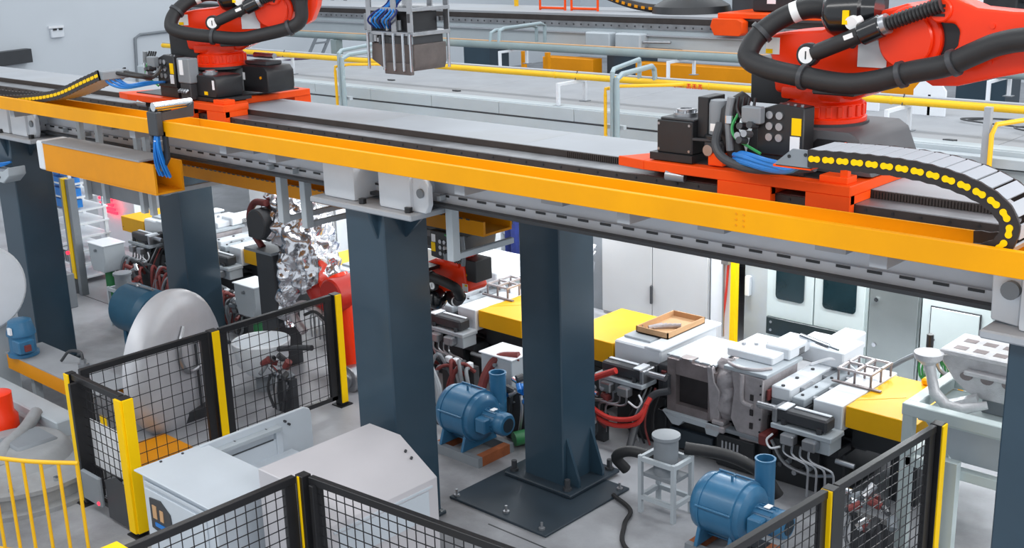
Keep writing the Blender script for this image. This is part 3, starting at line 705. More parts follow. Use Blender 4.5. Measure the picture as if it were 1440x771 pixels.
MB().cyl((-11.2, 8.95, .42), (-11.2, 9.25, .42), .17, n=28).cyl((-11.2, 8.9, .42), (-11.2, 8.96, .42), .1, n=20).build('wrist_flange', 'steel', t, bevel=.01, world=True)
t.location = (-13.08, 9.84, .82); t.scale = (1.07, 1.07, 1.12)
t = thing('steel_post', 'dark grey square steel post with ladle bracket beside the foil wrapped wrist', 'post', (-13.4, 9.6, 0))
MB().b(-13.6, -13.2, 9.4, 9.8, 0, 1.72).build('post_body', 'charcoal', t, bevel=.01, world=True)
MB().b(-13.8, -13.15, 9.35, 9.85, 1.72, 1.76).build('top_plate', 'mid_grey', t, world=True)
MB().tube([(-13.55, 9.5, 1.76), (-13.75, 9.5, 1.95), (-13.8, 9.5, 2.2), (-13.65, 9.5, 2.4), (-13.3, 9.45, 2.45)], .05, n=12, sm=6).build('curved_pipe', 'dull_red', t, world=True)
MB().b(-13.75, -13.25, 9.4, 9.7, 1.9, 2.15).cyl((-13.4, 9.3, 2.15), (-13.4, 9.7, 2.15), .22, n=24).build('bracket', 'charcoal', t, bevel=.02, world=True)

t.location = (-13.75, 9.72, 0)
# ================================================================== REAR LEVEL: enclosure roof, pipes, second gantry
t = thing('machine_enclosure', 'long pale enclosure with a dusty flat roof behind the front gantry', 'enclosure', (-12, 16, 0))
n = 8; xa, xb = -25.0, 1.0; L = (xb-xa)/n; rp = None
for i in range(n):
    q = MB().b(0, L-.012, -1.35, 2.3, 3.22, 3.3)
    if rp is None: rp = q.build('roof_panel', 'roof_dust', t, bevel=.004); o = rp
    else: o = share(rp, t, (0, 0, 0))
    o.location = (xa+i*L+12, 0, 0)
fp = None
for i in range(n*2):
    q = MB().b(0, L/2-.008, -1.67, -1.6, 3.1, 3.3)
    if fp is None: fp = q.build('fascia_panel', 'roof_edge', t, bevel=.006); o = fp
    else: o = share(fp, t, (0, 0, 0))
    o.location = (xa+i*L/2+12, 0, 0)
MB().b(xa, xb, 14.36, 14.64, 3.285, 3.31).build('edge_strip', 'roof_edge', t, world=True)
MB().b(xa, xb, 14.34, 14.38, 3.07, 3.1).build('dark_joint', 'charcoal', t, world=True)  # charcoal strip for the dark joint line below the fascia panels
MB().b(xa, xb, 14.33, 14.4, 2.5, 3.07).build('lower_fascia', 'roof_edge', t, world=True)
MB().b(xa, xb, 14.46, 14.6, 2.86, 3.2).build('eave_beam', 'girder', t, world=True)
MB().b(xa, xb, 18.1, 18.25, 0, 3.22).build('rear_partition', 'cabinet', t, world=True)
for x in range(-24, 2, 6): MB().b(x, x+.16, 17.9, 18.06, 0, 3.22).build('post', 'cabinet', t, world=True)
m = MB()
for k in range(6): m.b(-14.3+.08*k, -14.27+.08*k, 14.335, 14.34, 3.17, 3.23)
for k in range(6): m.b(-10.45+.07*k, -10.42+.07*k, 14.335, 14.34, 3.17, 3.23)
m.build('vent_slots', 'charcoal', t, world=True)
MB().b(-7.6, -4.0, 14.15, 14.325, 3.12, 3.24).b(-7.0, -6.75, 14.12, 14.325, 3.11, 3.27).build('cable_duct', 'pale_grey', t, world=True, bevel=.006)

def pipe(name, y, z, r, mat, label, xs, over=None, group='utility pipes behind the gantry'):
    t = thing(name, label, 'pipe', ((xs[0]+xs[1])/2, y, z-r), group)
    MB().cyl((xs[0], y, z), (xs[1], y, z), r, n=20).build('pipe_body', mat, t, world=True)
    return t
pt = pipe('gas_pipe', 14.93, 3.72, .052, 'pipe_yellow', 'yellow gas pipe with red lettering running along the enclosure roof', (-24.8, -1))
MB().b(-24.8, -1, 14.92, 15.03, 3.768, 3.79).build('dust_cover', 'girder', pt, world=True)
for x in (-20, -15.9, -12.9, -9.9, -7.05, -4.6): MB().cyl((x, 14.93, 3.72), (x+.03, 14.93, 3.72), .057, n=20).build('joint_ring', 'pipe_yellow', pt, world=True)
# red marking on the pipe
m = MB(); m.prism([(-10.52, 3.70), (-10.46, 3.735), (-10.46, 3.718), (-10.34, 3.718), (-10.34, 3.685), (-10.46, 3.685), (-10.46, 3.668)], 'y', 14.874, 14.879)
m.build('flow_arrow', 'bright_red', pt, world=True)
m = MB()
for k in range(3):
    x = -10.25+.1*k
    m.b(x, x+.07, 14.874, 14.879, 3.735, 3.744).b(x, x+.07, 14.874, 14.879, 3.71, 3.718).b(x+.03, x+.04, 14.874, 14.879, 3.67, 3.744).b(x, x+.012, 14.874, 14.879, 3.67, 3.7).b(x+.058, x+.07, 14.874, 14.879, 3.67, 3.7)
m.build('lettering', 'bright_red', pt, world=True)
p2 = pipe('water_pipe', 18.45, 3.72, .085, 'pipe_green_grey', 'thick grey green pipe with dusty top in front of the rear gantry', (-29, -2))
m = MB(); m.b(-29, -2, 18.41, 18.49, 3.795, 3.81); m.build('dust_strip', 'cardboard', p2, world=True)
def pipe_frame(x, y0, y1, z1, label, cat='pipe support'):
    t = thing('pipe_support', label, cat, (x, (y0+y1)/2, 3.3), 'white pipe supports')
    w_ = .05
    for y in (y0, y1):
        MB().b(-w_/2, w_/2, y-(y0+y1)/2-w_/2, y-(y0+y1)/2+w_/2, .012, z1-3.3).build('leg', 'white_paint', t)
        MB().b(-.07, .07, y-(y0+y1)/2-.07, y-(y0+y1)/2+.07, 0, .012).build('foot', 'mid_grey', t)
    MB().b(-w_/2, w_/2, y0-(y0+y1)/2-w_/2, y1-(y0+y1)/2+w_/2, z1-3.3, z1-3.3+.045).build('crossbar', 'white_paint', t)
    MB().tube([(0, -.06+14.93-(y0+y1)/2 if y0 < 16 else -.1, z1-3.25), (0, (14.93 if y0 < 16 else 18.45)-(y0+y1)/2, z1-3.3+.19), (0, .08+(14.93 if y0 < 16 else 18.45)-(y0+y1)/2, z1-3.25)], .008, n=6).build('u_bolt', 'charcoal', t)
    return t
for i, (x, lb) in enumerate(((-20.2, 'behind the hanging spray tool'), (-12.42, 'left of the grey branch pipes'), (-6.86, 'right of the robot base'))):
    pipe_frame(x, 14.45, 15.12, 3.62, 'white bridge frame carrying the yellow pipe on the roof, %s' % lb)
for i, (x, lb) in enumerate(((-17.15, 'left one below the pipe loop'), (-12.9, 'in front of the yellow rear tray'), (-7.0, 'at the right beside the octagonal plate'))):
    pipe_frame(x, 18.12, 18.95, 3.59, 'white bridge frame carrying the thick grey pipe, %s' % lb)
# branch pipes
def branch(x, label, y1=13.55, dx=.3):
    t = thing('branch_pipe', label, 'pipe', (x, 14.2, 2.0), 'branch pipes dropping behind the gantry')
    MB().tube([(x-dx-.25, 14.93, 3.75), (x-dx-.25, 14.93, 4.0), (x-dx-.22, 14.88, 4.06), (x-.05, 13.65, 4.06), (x, y1, 4.02), (x, y1, 3.9), (x, y1, 2.0)], .035, n=10).build('grey_riser', 'pipe_pale', t, world=True)
    MB().tube([(x-dx+.05, 14.93, 3.75), (x-dx+.05, 14.9, 3.92), (x-dx+.08, 14.8, 3.98), (x+.02, 13.75, 3.98), (x+.08, y1, 3.93), (x+.08, y1, 3.8), (x+.08, y1, 2.0)], .04, n=10).build('second_riser', 'pipe_pale', t, world=True)
    MB().tube([(x+.3, 14.93, 3.72), (x+.2, 14.6, 3.74), (x-.05, 13.8, 3.8), (x-.13, y1, 3.78), (x-.13, y1, 3.7), (x-.13, y1, 2.0)], .026, n=10).build('yellow_branch', 'rail_yellow', t, world=True)
    MB().b(x-.2, x+.16, y1+.05, y1+.12, 3.2, 3.26).build('pipe_clip', 'pale_grey', t, world=True)
    return t
branch(-10.62, 'pair of grey branch pipes with thin yellow pipe beside the right robot gearbox')
branch(-16.75, 'pair of grey branch pipes with thin yellow pipe left of the hanging spray tool')
t = thing('guard_post', 'grey square post with thin yellow pipe behind the curling drag chain', 'post', (-5.38, 14.0, 2.2))
MB().b(-5.44, -5.36, 14.0, 14.08, 2.2, 3.86).build('post', 'girder', t, world=True)
MB().tube([(-4.6, 14.93, 3.72), (-5.0, 14.5, 3.7), (-5.3, 14.05, 3.66), (-5.32, 13.98, 3.55), (-5.32, 13.98, 2.2)], .03, n=10).build('yellow_pipe', 'rail_yellow', t, world=True)
t = thing('bypass_loop', 'grey bypass pipe loop arching over the thick rear pipe', 'pipe', (-17.8, 19, 3.72))
for k, (x, dz) in enumerate(((-17.7, .0), (-17.45, .05))):
    MB().tube([(x, 18.42, 3.74), (x, 18.45, 3.96+dz), (x-.02, 18.6, 4.0+dz), (x-.4, 20.2, 3.98+dz), (x-.45, 20.4, 3.92+dz), (x-.45, 20.4, 3.5)], .04, n=10).build('loop', 'pipe_pale', t, world=True)
# octagon plate, cable loops, scraps on roof
t = thing('octagon_plate', 'white octagonal steel plate standing behind the yellow pipe', 'plate', (-7.2, 16.5, 3.3))
MB().prism([(-.24, .0), (.24, .0), (.24, .36), (.13, .5), (-.13, .5), (-.24, .36)], 'y', -.02, .02).build('plate', 'white_paint', t, bevel=.004)
MB().prism([(-.02, 0), (.3, 0), (-.02, .3)], 'x', -.02, .02).build('rear_brace', 'white_paint', t)
t = thing('octagon_plate', 'small white rounded plate behind the yellow pipe under the robot hose', 'plate', (-8.1, 16.5, 3.3))
MB().prism([(-.14, .0), (.14, .0), (.14, .3), (.08, .38), (-.08, .38), (-.14, .3)], 'y', -.02, .02).build('plate', 'white_paint', t, bevel=.004)
m = MB()
pts = [(-6.55, 16.3), (-6.2, 16.6), (-5.3, 16.5), (-4.6, 16.2), (-4.7, 15.9), (-5.6, 15.95), (-6.3, 16.05), (-6.6, 16.2), (-6.2, 16.4), (-5.4, 16.2), (-5.0, 15.75), (-5.4, 15.55), (-5.7, 15.75), (-5.2, 15.95), (-4.4, 15.8)]
m.tube([(x, y, 3.315+.004*i) for i, (x, y) in enumerate(pts)], .012, n=6, sm=8).build('loose_cable', 'charcoal', label='thin dark cable lying in loops on the enclosure roof', cat='cable')
for i, (x, y, lb) in enumerate(((-15.2, 14.9, 'small dark scrap on the roof left of the white pipe frame'), (-17.5, 15.4, 'small dark scrap on the roof below the hanging spray tool'), (-6.1, 14.65, 'small dark scrap on the roof beside the guard post'))):
    MB().prism([(x-.08, y-.02), (x+.06, y-.03), (x+.09, y+.03), (x-.03, y+.035)], 'z', 3.302, 3.325).build('metal_scrap', 'charcoal', label=lb, cat='scrap')
MB().prism([(-24.6, 17.0), (-22.6, 16.8), (-22.2, 17.6), (-24.4, 17.9)], 'z', 3.302, 3.36).build('folded_tarp', 'tarp_purple', label='dark purple folded sheet on the roof beside the left robot', cat='sheet', bevel=.02)

for x_, lb in ((-18.0, 'left'), (-17.3, 'right')):
    MB().b(x_-.045, x_+.045, 19.75, 19.84, 0, 3.45).build('yellow_post', 'amber', label='amber post seen between the two roof pipes, %s one of the pair' % lb, cat='post', group='amber posts between the pipes')
# ---- second gantry
t = thing('gantry_track', 'rear pale grey robot track with dark rail behind the pipes', 'gantry', (-15, 22.5, 0))
a, b_ = -34, 2
MB().b(a, b_, 21.5, 21.56, 3.45, 3.86).build('front_web', 'roof_edge', t, world=True)
MB().b(a, b_, 21.42, 21.5, 3.72, 3.75).build('web_ledge', 'girder', t, world=True)
MB().b(a, b_, 21.46, 21.52, 3.86, 3.98).build('rail_strip', 'rail_steel', t, world=True)
m = MB(); x = a
while x < b_: m.cyl((x, 21.452, 3.92), (x, 21.462, 3.92), .022, n=6); x += .22
m.build('rail_bolts', 'charcoal', t, world=True, kind='stuff')
MB().b(a, b_, 21.56, 21.62, 3.98, 4.1).build('rack', 'rail_dark', t, world=True)
MB().b(a, b_, 21.6, 23.6, 4.1, 4.15).build('deck_plate', 'deck', t, world=True)
MB().b(a, b_, 23.5, 23.6, 3.45, 4.1).build('rear_web', 'girder', t, world=True)
for x in (-17.4, -16.55, -24.4, -23.5, -9.5, -8.7): MB().b(x, x+.7, 21.2, 21.6, 3.45, 3.78).build('support_block', 'pale_grey', t, bevel=.03, world=True)
for x in (-24.5, -21.6, -17.0, -11.6, -8.9, -4.0):
    MB().b(x, x+.9, 21.5, 22.2, 0, 3.45).build('column', 'slate', t, world=True)
for xa_, xb_ in ((-18.6, -17.1), (-15.9, -12.6), (-11.0, -9.2), (-7.4, -5.0)):
    MB().b(xa_, xb_, 21.1, 21.45, 2.78, 3.18).build('tray', 'amber', t, bevel=.01, world=True)
MB().cyl((-15.9, 21.3, 3.6), (-15.1, 21.3, 3.62), .03, n=8).build('clamp_bar', 'steel', t, world=True)
MB().b(-15.9, -14.9, 21.38, 21.44, 3.42, 3.47).build('dark_slot', 'black_metal', t, world=True)
t = thing('robot_carriage', 'orange carriage end on the rear gantry behind the big robot hose', 'carriage', (-13, 22.3, 4.15), 'orange robot carriages')
MB().b(-14.0, -10.2, 21.4, 23.3, 4.16, 4.26).build('plate', 'carriage_orange', t, bevel=.01, world=True)
MB().prism([(-13.95, 3.82), (-13.35, 3.82), (-13.28, 3.88), (-13.28, 4.1), (-13.4, 4.16), (-14.0, 4.16), (-14.05, 4.0)], 'y', 21.2, 21.44).build('bearing_block', 'carriage_orange', t, bevel=.01, world=True)
def clutter_box(x, y, z, sx, sy, sz, mat, label, extra=True):
    t = thing('motor_unit', label, 'motor', (x, y, z), 'black drive units on the rear gantry')
    MB().b(-sx/2, sx/2, -sy/2, sy/2, 0, sz).build('body', mat, t, bevel=.03)
    MB().cyl((0, 0, sz), (0, 0, sz+.12), .12, n=18).build('cap', 'steel', t)
    if extra:
        MB().cyl((-sx/2, -sy/2+.1, sz*.6), (-sx/2-.3, -sy/2+.1, sz*.7), .07, n=12).build('gland', 'charcoal', t)
        MB().b(-.1, .1, -sy/2-.012, -sy/2, sz*.3, sz*.6).build('tag', 'paper', t)
clutter_box(-13.0, 22.2, 4.27, .9, .7, .55, 'black_metal', 'black drive unit on the rear orange carriage, left one')
clutter_box(-12.0, 22.2, 4.27, .7, .7, .7, 'black_metal', 'black drive unit on the rear orange carriage, middle one')
clutter_box(-11.2, 22.4, 4.27, .6, .8, .5, 'charcoal', 'charcoal drive unit on the rear orange carriage, right one')
clutter_box(-8.8, 22.4, 4.16, 1.4, .9, .75, 'black_metal', 'wide black drive unit at the upper right behind the robot arm')
clutter_box(-7.2, 22.6, 4.16, 1.2, .9, .6, 'machine_black', 'low black drive unit at the far upper right corner')
# black drag chain and guards on rear gantry
t = thing('guard_loop', 'orange tubular guard loops on the rear gantry top', 'guard', (-19.2, 22.5, 4.15))
for x in (-19.7, -18.7):
    MB().tube([(x, 22.3, 4.15), (x, 22.3, 4.8), (x+.8, 22.3, 4.8), (x+.8, 22.3, 4.15)], .03, n=8).build('loop', 'carriage_orange', t, world=True)
    MB().tube([(x, 22.3, 4.2), (x+.8, 22.3, 4.2)], .03, n=8).build('loop_bar', 'carriage_orange', t, world=True)
for i, (x, lb) in enumerate(((-21.35, 'leftmost'), (-16.1, 'middle'), (-14.6, 'right of the dark hump'), (-14.35, 'left of the machine block'), (-13.55, 'right end'))):
    MB().b(x-.04, x+.04, 23.2, 23.28, 4.15, 5.6).build('yellow_post', 'rail_yellow', label='thin yellow post on the rear gantry, %s' % lb, cat='post', group='yellow posts on the rear gantry')
drag = [(-19.5, 5.2), (-18.4, 4.75), (-17.6, 4.45), (-16.7, 4.26), (-15.6, 4.22)]
t = thing('drag_chain', 'dark drag chain curving down onto the rear gantry', 'drag chain', (-17, 22.6, 4.2), 'drag chains of the robot tracks')
MB().tube([(x, 22.5, z) for x, z in drag], .1, n=6, sm=8).build('side_band', 'chain_black', t, world=True)
P = catmull([Vector((x, 22.39, z)) for x, z in drag], 10)
for k in range(0, 38, 2): MB().bar(P[k], P[k].lerp(P[k+1], .9), .02, .06).build('link_insert', 'amber', t, world=True)
MB().lathe((-15.6, 22.8, 4.15), (0, 0, 1), [(.9, 0), (.85, .15), (.6, .3), (.2, .36)], 24).build('cable_coil', 'black_metal', label='dark hump of coiled cable on the rear gantry', cat='cable coil')
t = thing('machine_block', 'dark machine block with fittings between yellow posts on the rear gantry', 'machine', (-14.0, 23.0, 4.15))
MB().b(-.5, .3, -.3, .4, 0, 1.2).build('body', 'charcoal', t, bevel=.03)
for k in range(6): MB().cyl((-.4+.12*k, -.3, .5+.1*(k % 3)), (-.4+.12*k, -.42, .5+.1*(k % 3)), .06, n=10).build('fitting', 'steel', t)

# ---- far wall furniture
t = thing('wall_socket', 'small white twin socket box on the far left wall', 'socket', (-37.97, 19.0, 3.1))
MB().b(-.02, .1, -.22, .22, 0, .26).build('box', 'white_paint', t, bevel=.02)
for y in (-.1, .1): MB().b(.1, .14, y-.06, y+.06, .24, .3).build('cap', 'black_metal', t)
MB().b(-.02, .04, -.26, .26, .3, .38).build('hood', 'paper', t)
MB().tube([(-37.95, 21.7, 1.3), (-37.95, 21.8, 2.85), (-37.95, 22.0, 2.95), (-37.95, 25.5, 3.05)], .05, n=8).build('wall_conduit', 'mid_grey', label='thin grey conduit bent along the far wall beside the left robot', cat='conduit')
MB().prism([(14.5, 2.3), (17.9, 2.42), (17.9, 2.85), (14.5, 2.75)], 'x', -37.98, -37.6).build('wall_duct', 'charcoal', label='dark duct box fixed low on the far wall at left edge', cat='duct', bevel=.01)
t = thing('ladder', 'grey steel ladder leaning up the far wall behind the spray tool', 'ladder', (-36.5, 28, 0))
p0, p1 = Vector((-36.5, 26.9, 0)), Vector((-36.5, 30.4, 5.2))
for k_ in (0, .66): MB().bar(p0+Vector((0, k_, 0)), p1+Vector((0, k_, 0)), .09, .09).build('rail', 'mid_grey', t, world=True)
for k_ in range(1, 12):
    q = p0.lerp(p1, k_/12); MB().bar(q, q+Vector((0, .66, 0)), .07, .07).build('rung', 'mid_grey', t, world=True)
MB().b(-22.9, -22.7, 18.3, 18.5, 0, 3.64).build('pipe_post', 'pipe_green_grey', label='grey green post carrying the thick pipe left of the spray tool', cat='post')
# ================================================================== ENCLOSURE FRONT (cabinets and doors)
FY = 14.45
t = thing('electrical_cabinet', 'tall grey double door cabinet behind the casting machine tray', 'cabinet', (-10.54, 14.8, 0))
MB().b(-11.55, -9.52, FY+.02, 15.2, 0, 2.4).build('body', 'cabinet', t, world=True)
for xa, xb in ((-11.54, -10.556), (-10.544, -9.53)):
    d = MB().b(xa, xb, FY-.02, FY+.02, .05, 2.38).build('door', 'cabinet', t, bevel=.006, world=True)
MB().b(-10.57, -10.53, FY-.06, FY-.02, .35, .65).build('handle', 'charcoal', t, bevel=.008, world=True)
t = thing('light_curtain_post', 'bright white upright panel with red cable and yellow edge beside the grey cabinet', 'post', (-9.25, 14.5, 0))
MB().b(-9.48, -9.1, FY, FY+.12, 0, 2.4).build('panel', 'cool_white', t, world=True)
MB().b(-9.08, -9.0, FY-.1, FY, .0, 2.4).build('yellow_edge', 'tape', t, world=True)
MB().tube([(-9.16, FY-.04, 1.25), (-9.18, FY-.05, .8), (-9.22, FY-.05, .4), (-9.22, FY-.05, .1)], .018, n=8, sm=5).build('red_cable', 'red_hose', t, world=True)
MB().cyl((-9.22, FY-.06, .1), (-9.22, FY-.06, 1.4), .02, n=8).build('steel_tube', 'steel', t, world=True)
MB().b(-9.26, -9.14, FY-.08, FY, 1.22, 1.28).build('clamp', 'steel', t, world=True)
t = thing('inner_door', 'grey green inner door with a white handle beside the yellow edge', 'door', (-8.75, 15.2, 0))
MB().b(-9.0, -8.56, 14.62, 14.66, .02, 2.4).build('leaf', 'pale_grey', t, world=True)
MB().b(-8.96, -8.88, 14.54, 14.62, .75, 1.05).build('handle', 'cool_white', t, bevel=.01, world=True)
t = thing('machine_housing', 'mint machine housing with two dark windows and a dark green lower panel', 'machine', (-7.75, 15, 0))
MB().b(-8.55, -6.98, FY+.04, 15.4, 0, 2.4).build('body', 'mint', t, world=True)
for xa, xb in ((-8.52, -7.79), (-7.77, -7.02)):
    d = MB().b(xa, xb, FY, FY+.04, .08, 2.38).build('door', 'mint', t, bevel=.006, world=True)
    wx0, wx1 = (xa+.14, xb-.14) if xa < -8 else (xa+.13, xb-.12)
    r_ = .06; z0, z1 = .84, 1.55; pl = []
    for cx, cz, a0 in ((wx1-r_, z1-r_, 0), (wx0+r_, z1-r_, PI/2), (wx0+r_, z0+r_, PI), (wx1-r_, z0+r_, 1.5*PI)):
        for k in range(5): pl.append((cx+r_*math.cos(a0+k*PI/8), cz+r_*math.sin(a0+k*PI/8)))
    wn = MB().prism(pl, 'y', FY-.012, FY+.01).build('window', 'dark_glass', d, world=True)
MB().b(-8.5, -7.08, FY-.05, FY-.0, .3, .56).build('lower_panel', 'dark_green_panel', t, bevel=.008, world=True)
for x in (-8.42, -7.16):
    for z in (.37, .49): MB().cyl((x, FY-.06, z), (x, FY-.045, z), .02, n=8).build('panel_bolt', 'steel', t, world=True)
t = thing('steel_cabinet', 'brushed steel cabinet panel with two round knobs right of the windowed housing', 'cabinet', (-6.6, 15, 0))
MB().b(-6.96, -6.24, FY+.02, 15.3, 0, 2.4).build('body', 'brushed', t, world=True)
MB().b(-6.94, -6.27, FY-.01, FY+.02, .1, 2.3).build('door', 'brushed', t, bevel=.005, world=True)
for z in (.48, 1.12): MB().cyl((-6.84, FY-.04, z), (-6.84, FY-.01, z), .03, n=10).build('knob', 'chrome', t, world=True)
t = thing('side_cabinet', 'mint cabinet with one small outlined door at the right under the gantry', 'cabinet', (-5.75, 15, 0))
MB().b(-6.22, -5.3, FY+.02, 15.3, 0, 2.4).build('body', 'mint', t, world=True)
MB().b(-6.1, -5.44, FY-.002, FY+.02, .1, 1.17).build('door_gap', 'charcoal', t, world=True)
d = MB().b(-6.085, -5.455, FY-.015, FY+.005, .1, 1.155).build('door', 'mint', t, bevel=.004, world=True)
MB().cyl((-6.03, FY-.03, .72), (-6.03, FY-.014, .72), .02, n=8).build('lock', 'charcoal', d, world=True)
MB().b(-5.28, -4.6, 14.6, 15.3, 0, 2.4).b(-4.6, -1, 14.6, 14.7, 0, 2.4).build('wall_panel', 'cabinet', label='plain grey panels at the right end of the enclosure front', cat='panel')
t = thing('cabinet_recess', 'grey green recessed wall with holes left of the tall grey cabinet', 'panel', (-12, 15, 0))
MB().b(-12.6, -11.58, 14.9, 15.0, 0, 2.4).build('panel', 'pale_grey', t, world=True)
MB().b(-11.9, -11.58, FY+.1, 14.9, 0, 2.4).build('return_panel', 'mid_grey', t, world=True)
t = thing('teach_pendant', 'yellow and white cabled pendant hanging beside the rear middle column', 'pendant', (-11.75, 14.2, .5))
MB().b(-.16, .02, -.06, .06, .1, .32).build('case', 'yellow', t, bevel=.02)
for k in range(4):
    MB().tube([(-.25+.05*k, 0, .38), (-.05, -.1+.03*k, .46+.02*k), (.15, -.05, .42), (.25, 0, .55+.05*k)], .025, n=8, sm=5).build('cable', 'paper' if k % 2 else 'mid_grey', t)
MB().tube([(-.05, -.08, .3), (.08, -.12, .18), (.22, -.06, .22), (.25, -.02, .42)], .02, n=8, sm=5).build('loop_cable', 'mid_grey', t)
MB().tube([(-.1, -.05, .1), (-.1, -.05, -.02)], .02, n=8).build('hook_strap', 'charcoal', t)
MB().cyl((-.1, -.05, -.08), (-.1, -.05, 0), .05, .02, n=10).build('red_cap', 'bright_red', t)
# left stretch of the enclosure behind the left machines
t = thing('electrical_cabinet', 'grey cabinet behind the left casting machine seen past the slate column', 'cabinet', (-19.5, 15, 0))
MB().b(-21.2, -18.35, FY+.02, 15.2, 0, 2.4).build('body', 'cabinet', t, world=True)
for xa, xb in ((-21.18, -19.8), (-19.78, -18.37)): MB().b(xa, xb, FY-.02, FY+.02, .05, 2.38).build('door', 'cabinet', t, bevel=.006, world=True)
MB().b(-19.82, -19.77, FY-.06, FY-.02, 1.1, 1.5).build('handle', 'charcoal', t, world=True)
t = thing('light_curtain_post', 'bright white upright panel with yellow edge above the left casting machine', 'post', (-17.8, 14.5, 0))
MB().b(-18.3, -17.55, FY, FY+.12, 0, 2.4).build('panel', 'cool_white', t, world=True)
MB().b(-17.52, -17.4, FY-.1, FY, 0, 2.4).build('yellow_edge', 'tape', t, world=True)
t = thing('electrical_cabinet', 'pale cabinet with glazed frame behind the hanging red robot', 'cabinet', (-14.6, 15, 0))
MB().b(-17.3, -12.7, FY+.3, 15.3, 0, 2.4).build('body', 'mint', t, world=True)
for xa in (-14.9, -14.0): MB().b(xa, xa+.84, FY+.24, FY+.3, .9, 2.3).build('glazed_door', 'pale_grey', t, bevel=.01, world=True)
MB().b(-14.1, -13.98, FY+.2, FY+.3, 0, 2.4).build('mullion', 'cool_white', t, world=True)
m = MB(); pl = []
for k in range(13): pl.append((-13.55+k*.09, 14.3+.05*math.sin(k*1.9)))
for k in range(12, -1, -1): pl.append((-13.55+k*.09, 14.36+.05*math.sin(k*1.9)))
m.prism(pl, 'z', .3, 2.4).build('curtain', 'navy', label='dark blue hanging curtain behind the rear middle column', cat='curtain')
t = thing('work_table', 'white work table in front of the dark blue curtain', 'table', (-13.1, 13.4, 0))
MB().b(-1.3, .75, -.3, .35, .72, .95).build('top', 'cool_white', t, bevel=.01)
for x in (-1.2, .65):
    for y in (-.22, .27): MB().b(x-.04, x+.04, y-.04, y+.04, 0, .72).build('leg', 'cool_white', t)
MB().prism([(-.9, 13.0), (-.6, 13.0), (-.3, 13.35), (-.62, 13.4)], 'z', .001, .01).xf(Matrix.Translation((-7.9, .65, 0))).build('floor_marking', 'cable_blue', label='blue tape mark on the floor before the windowed housing', cat='tape mark')

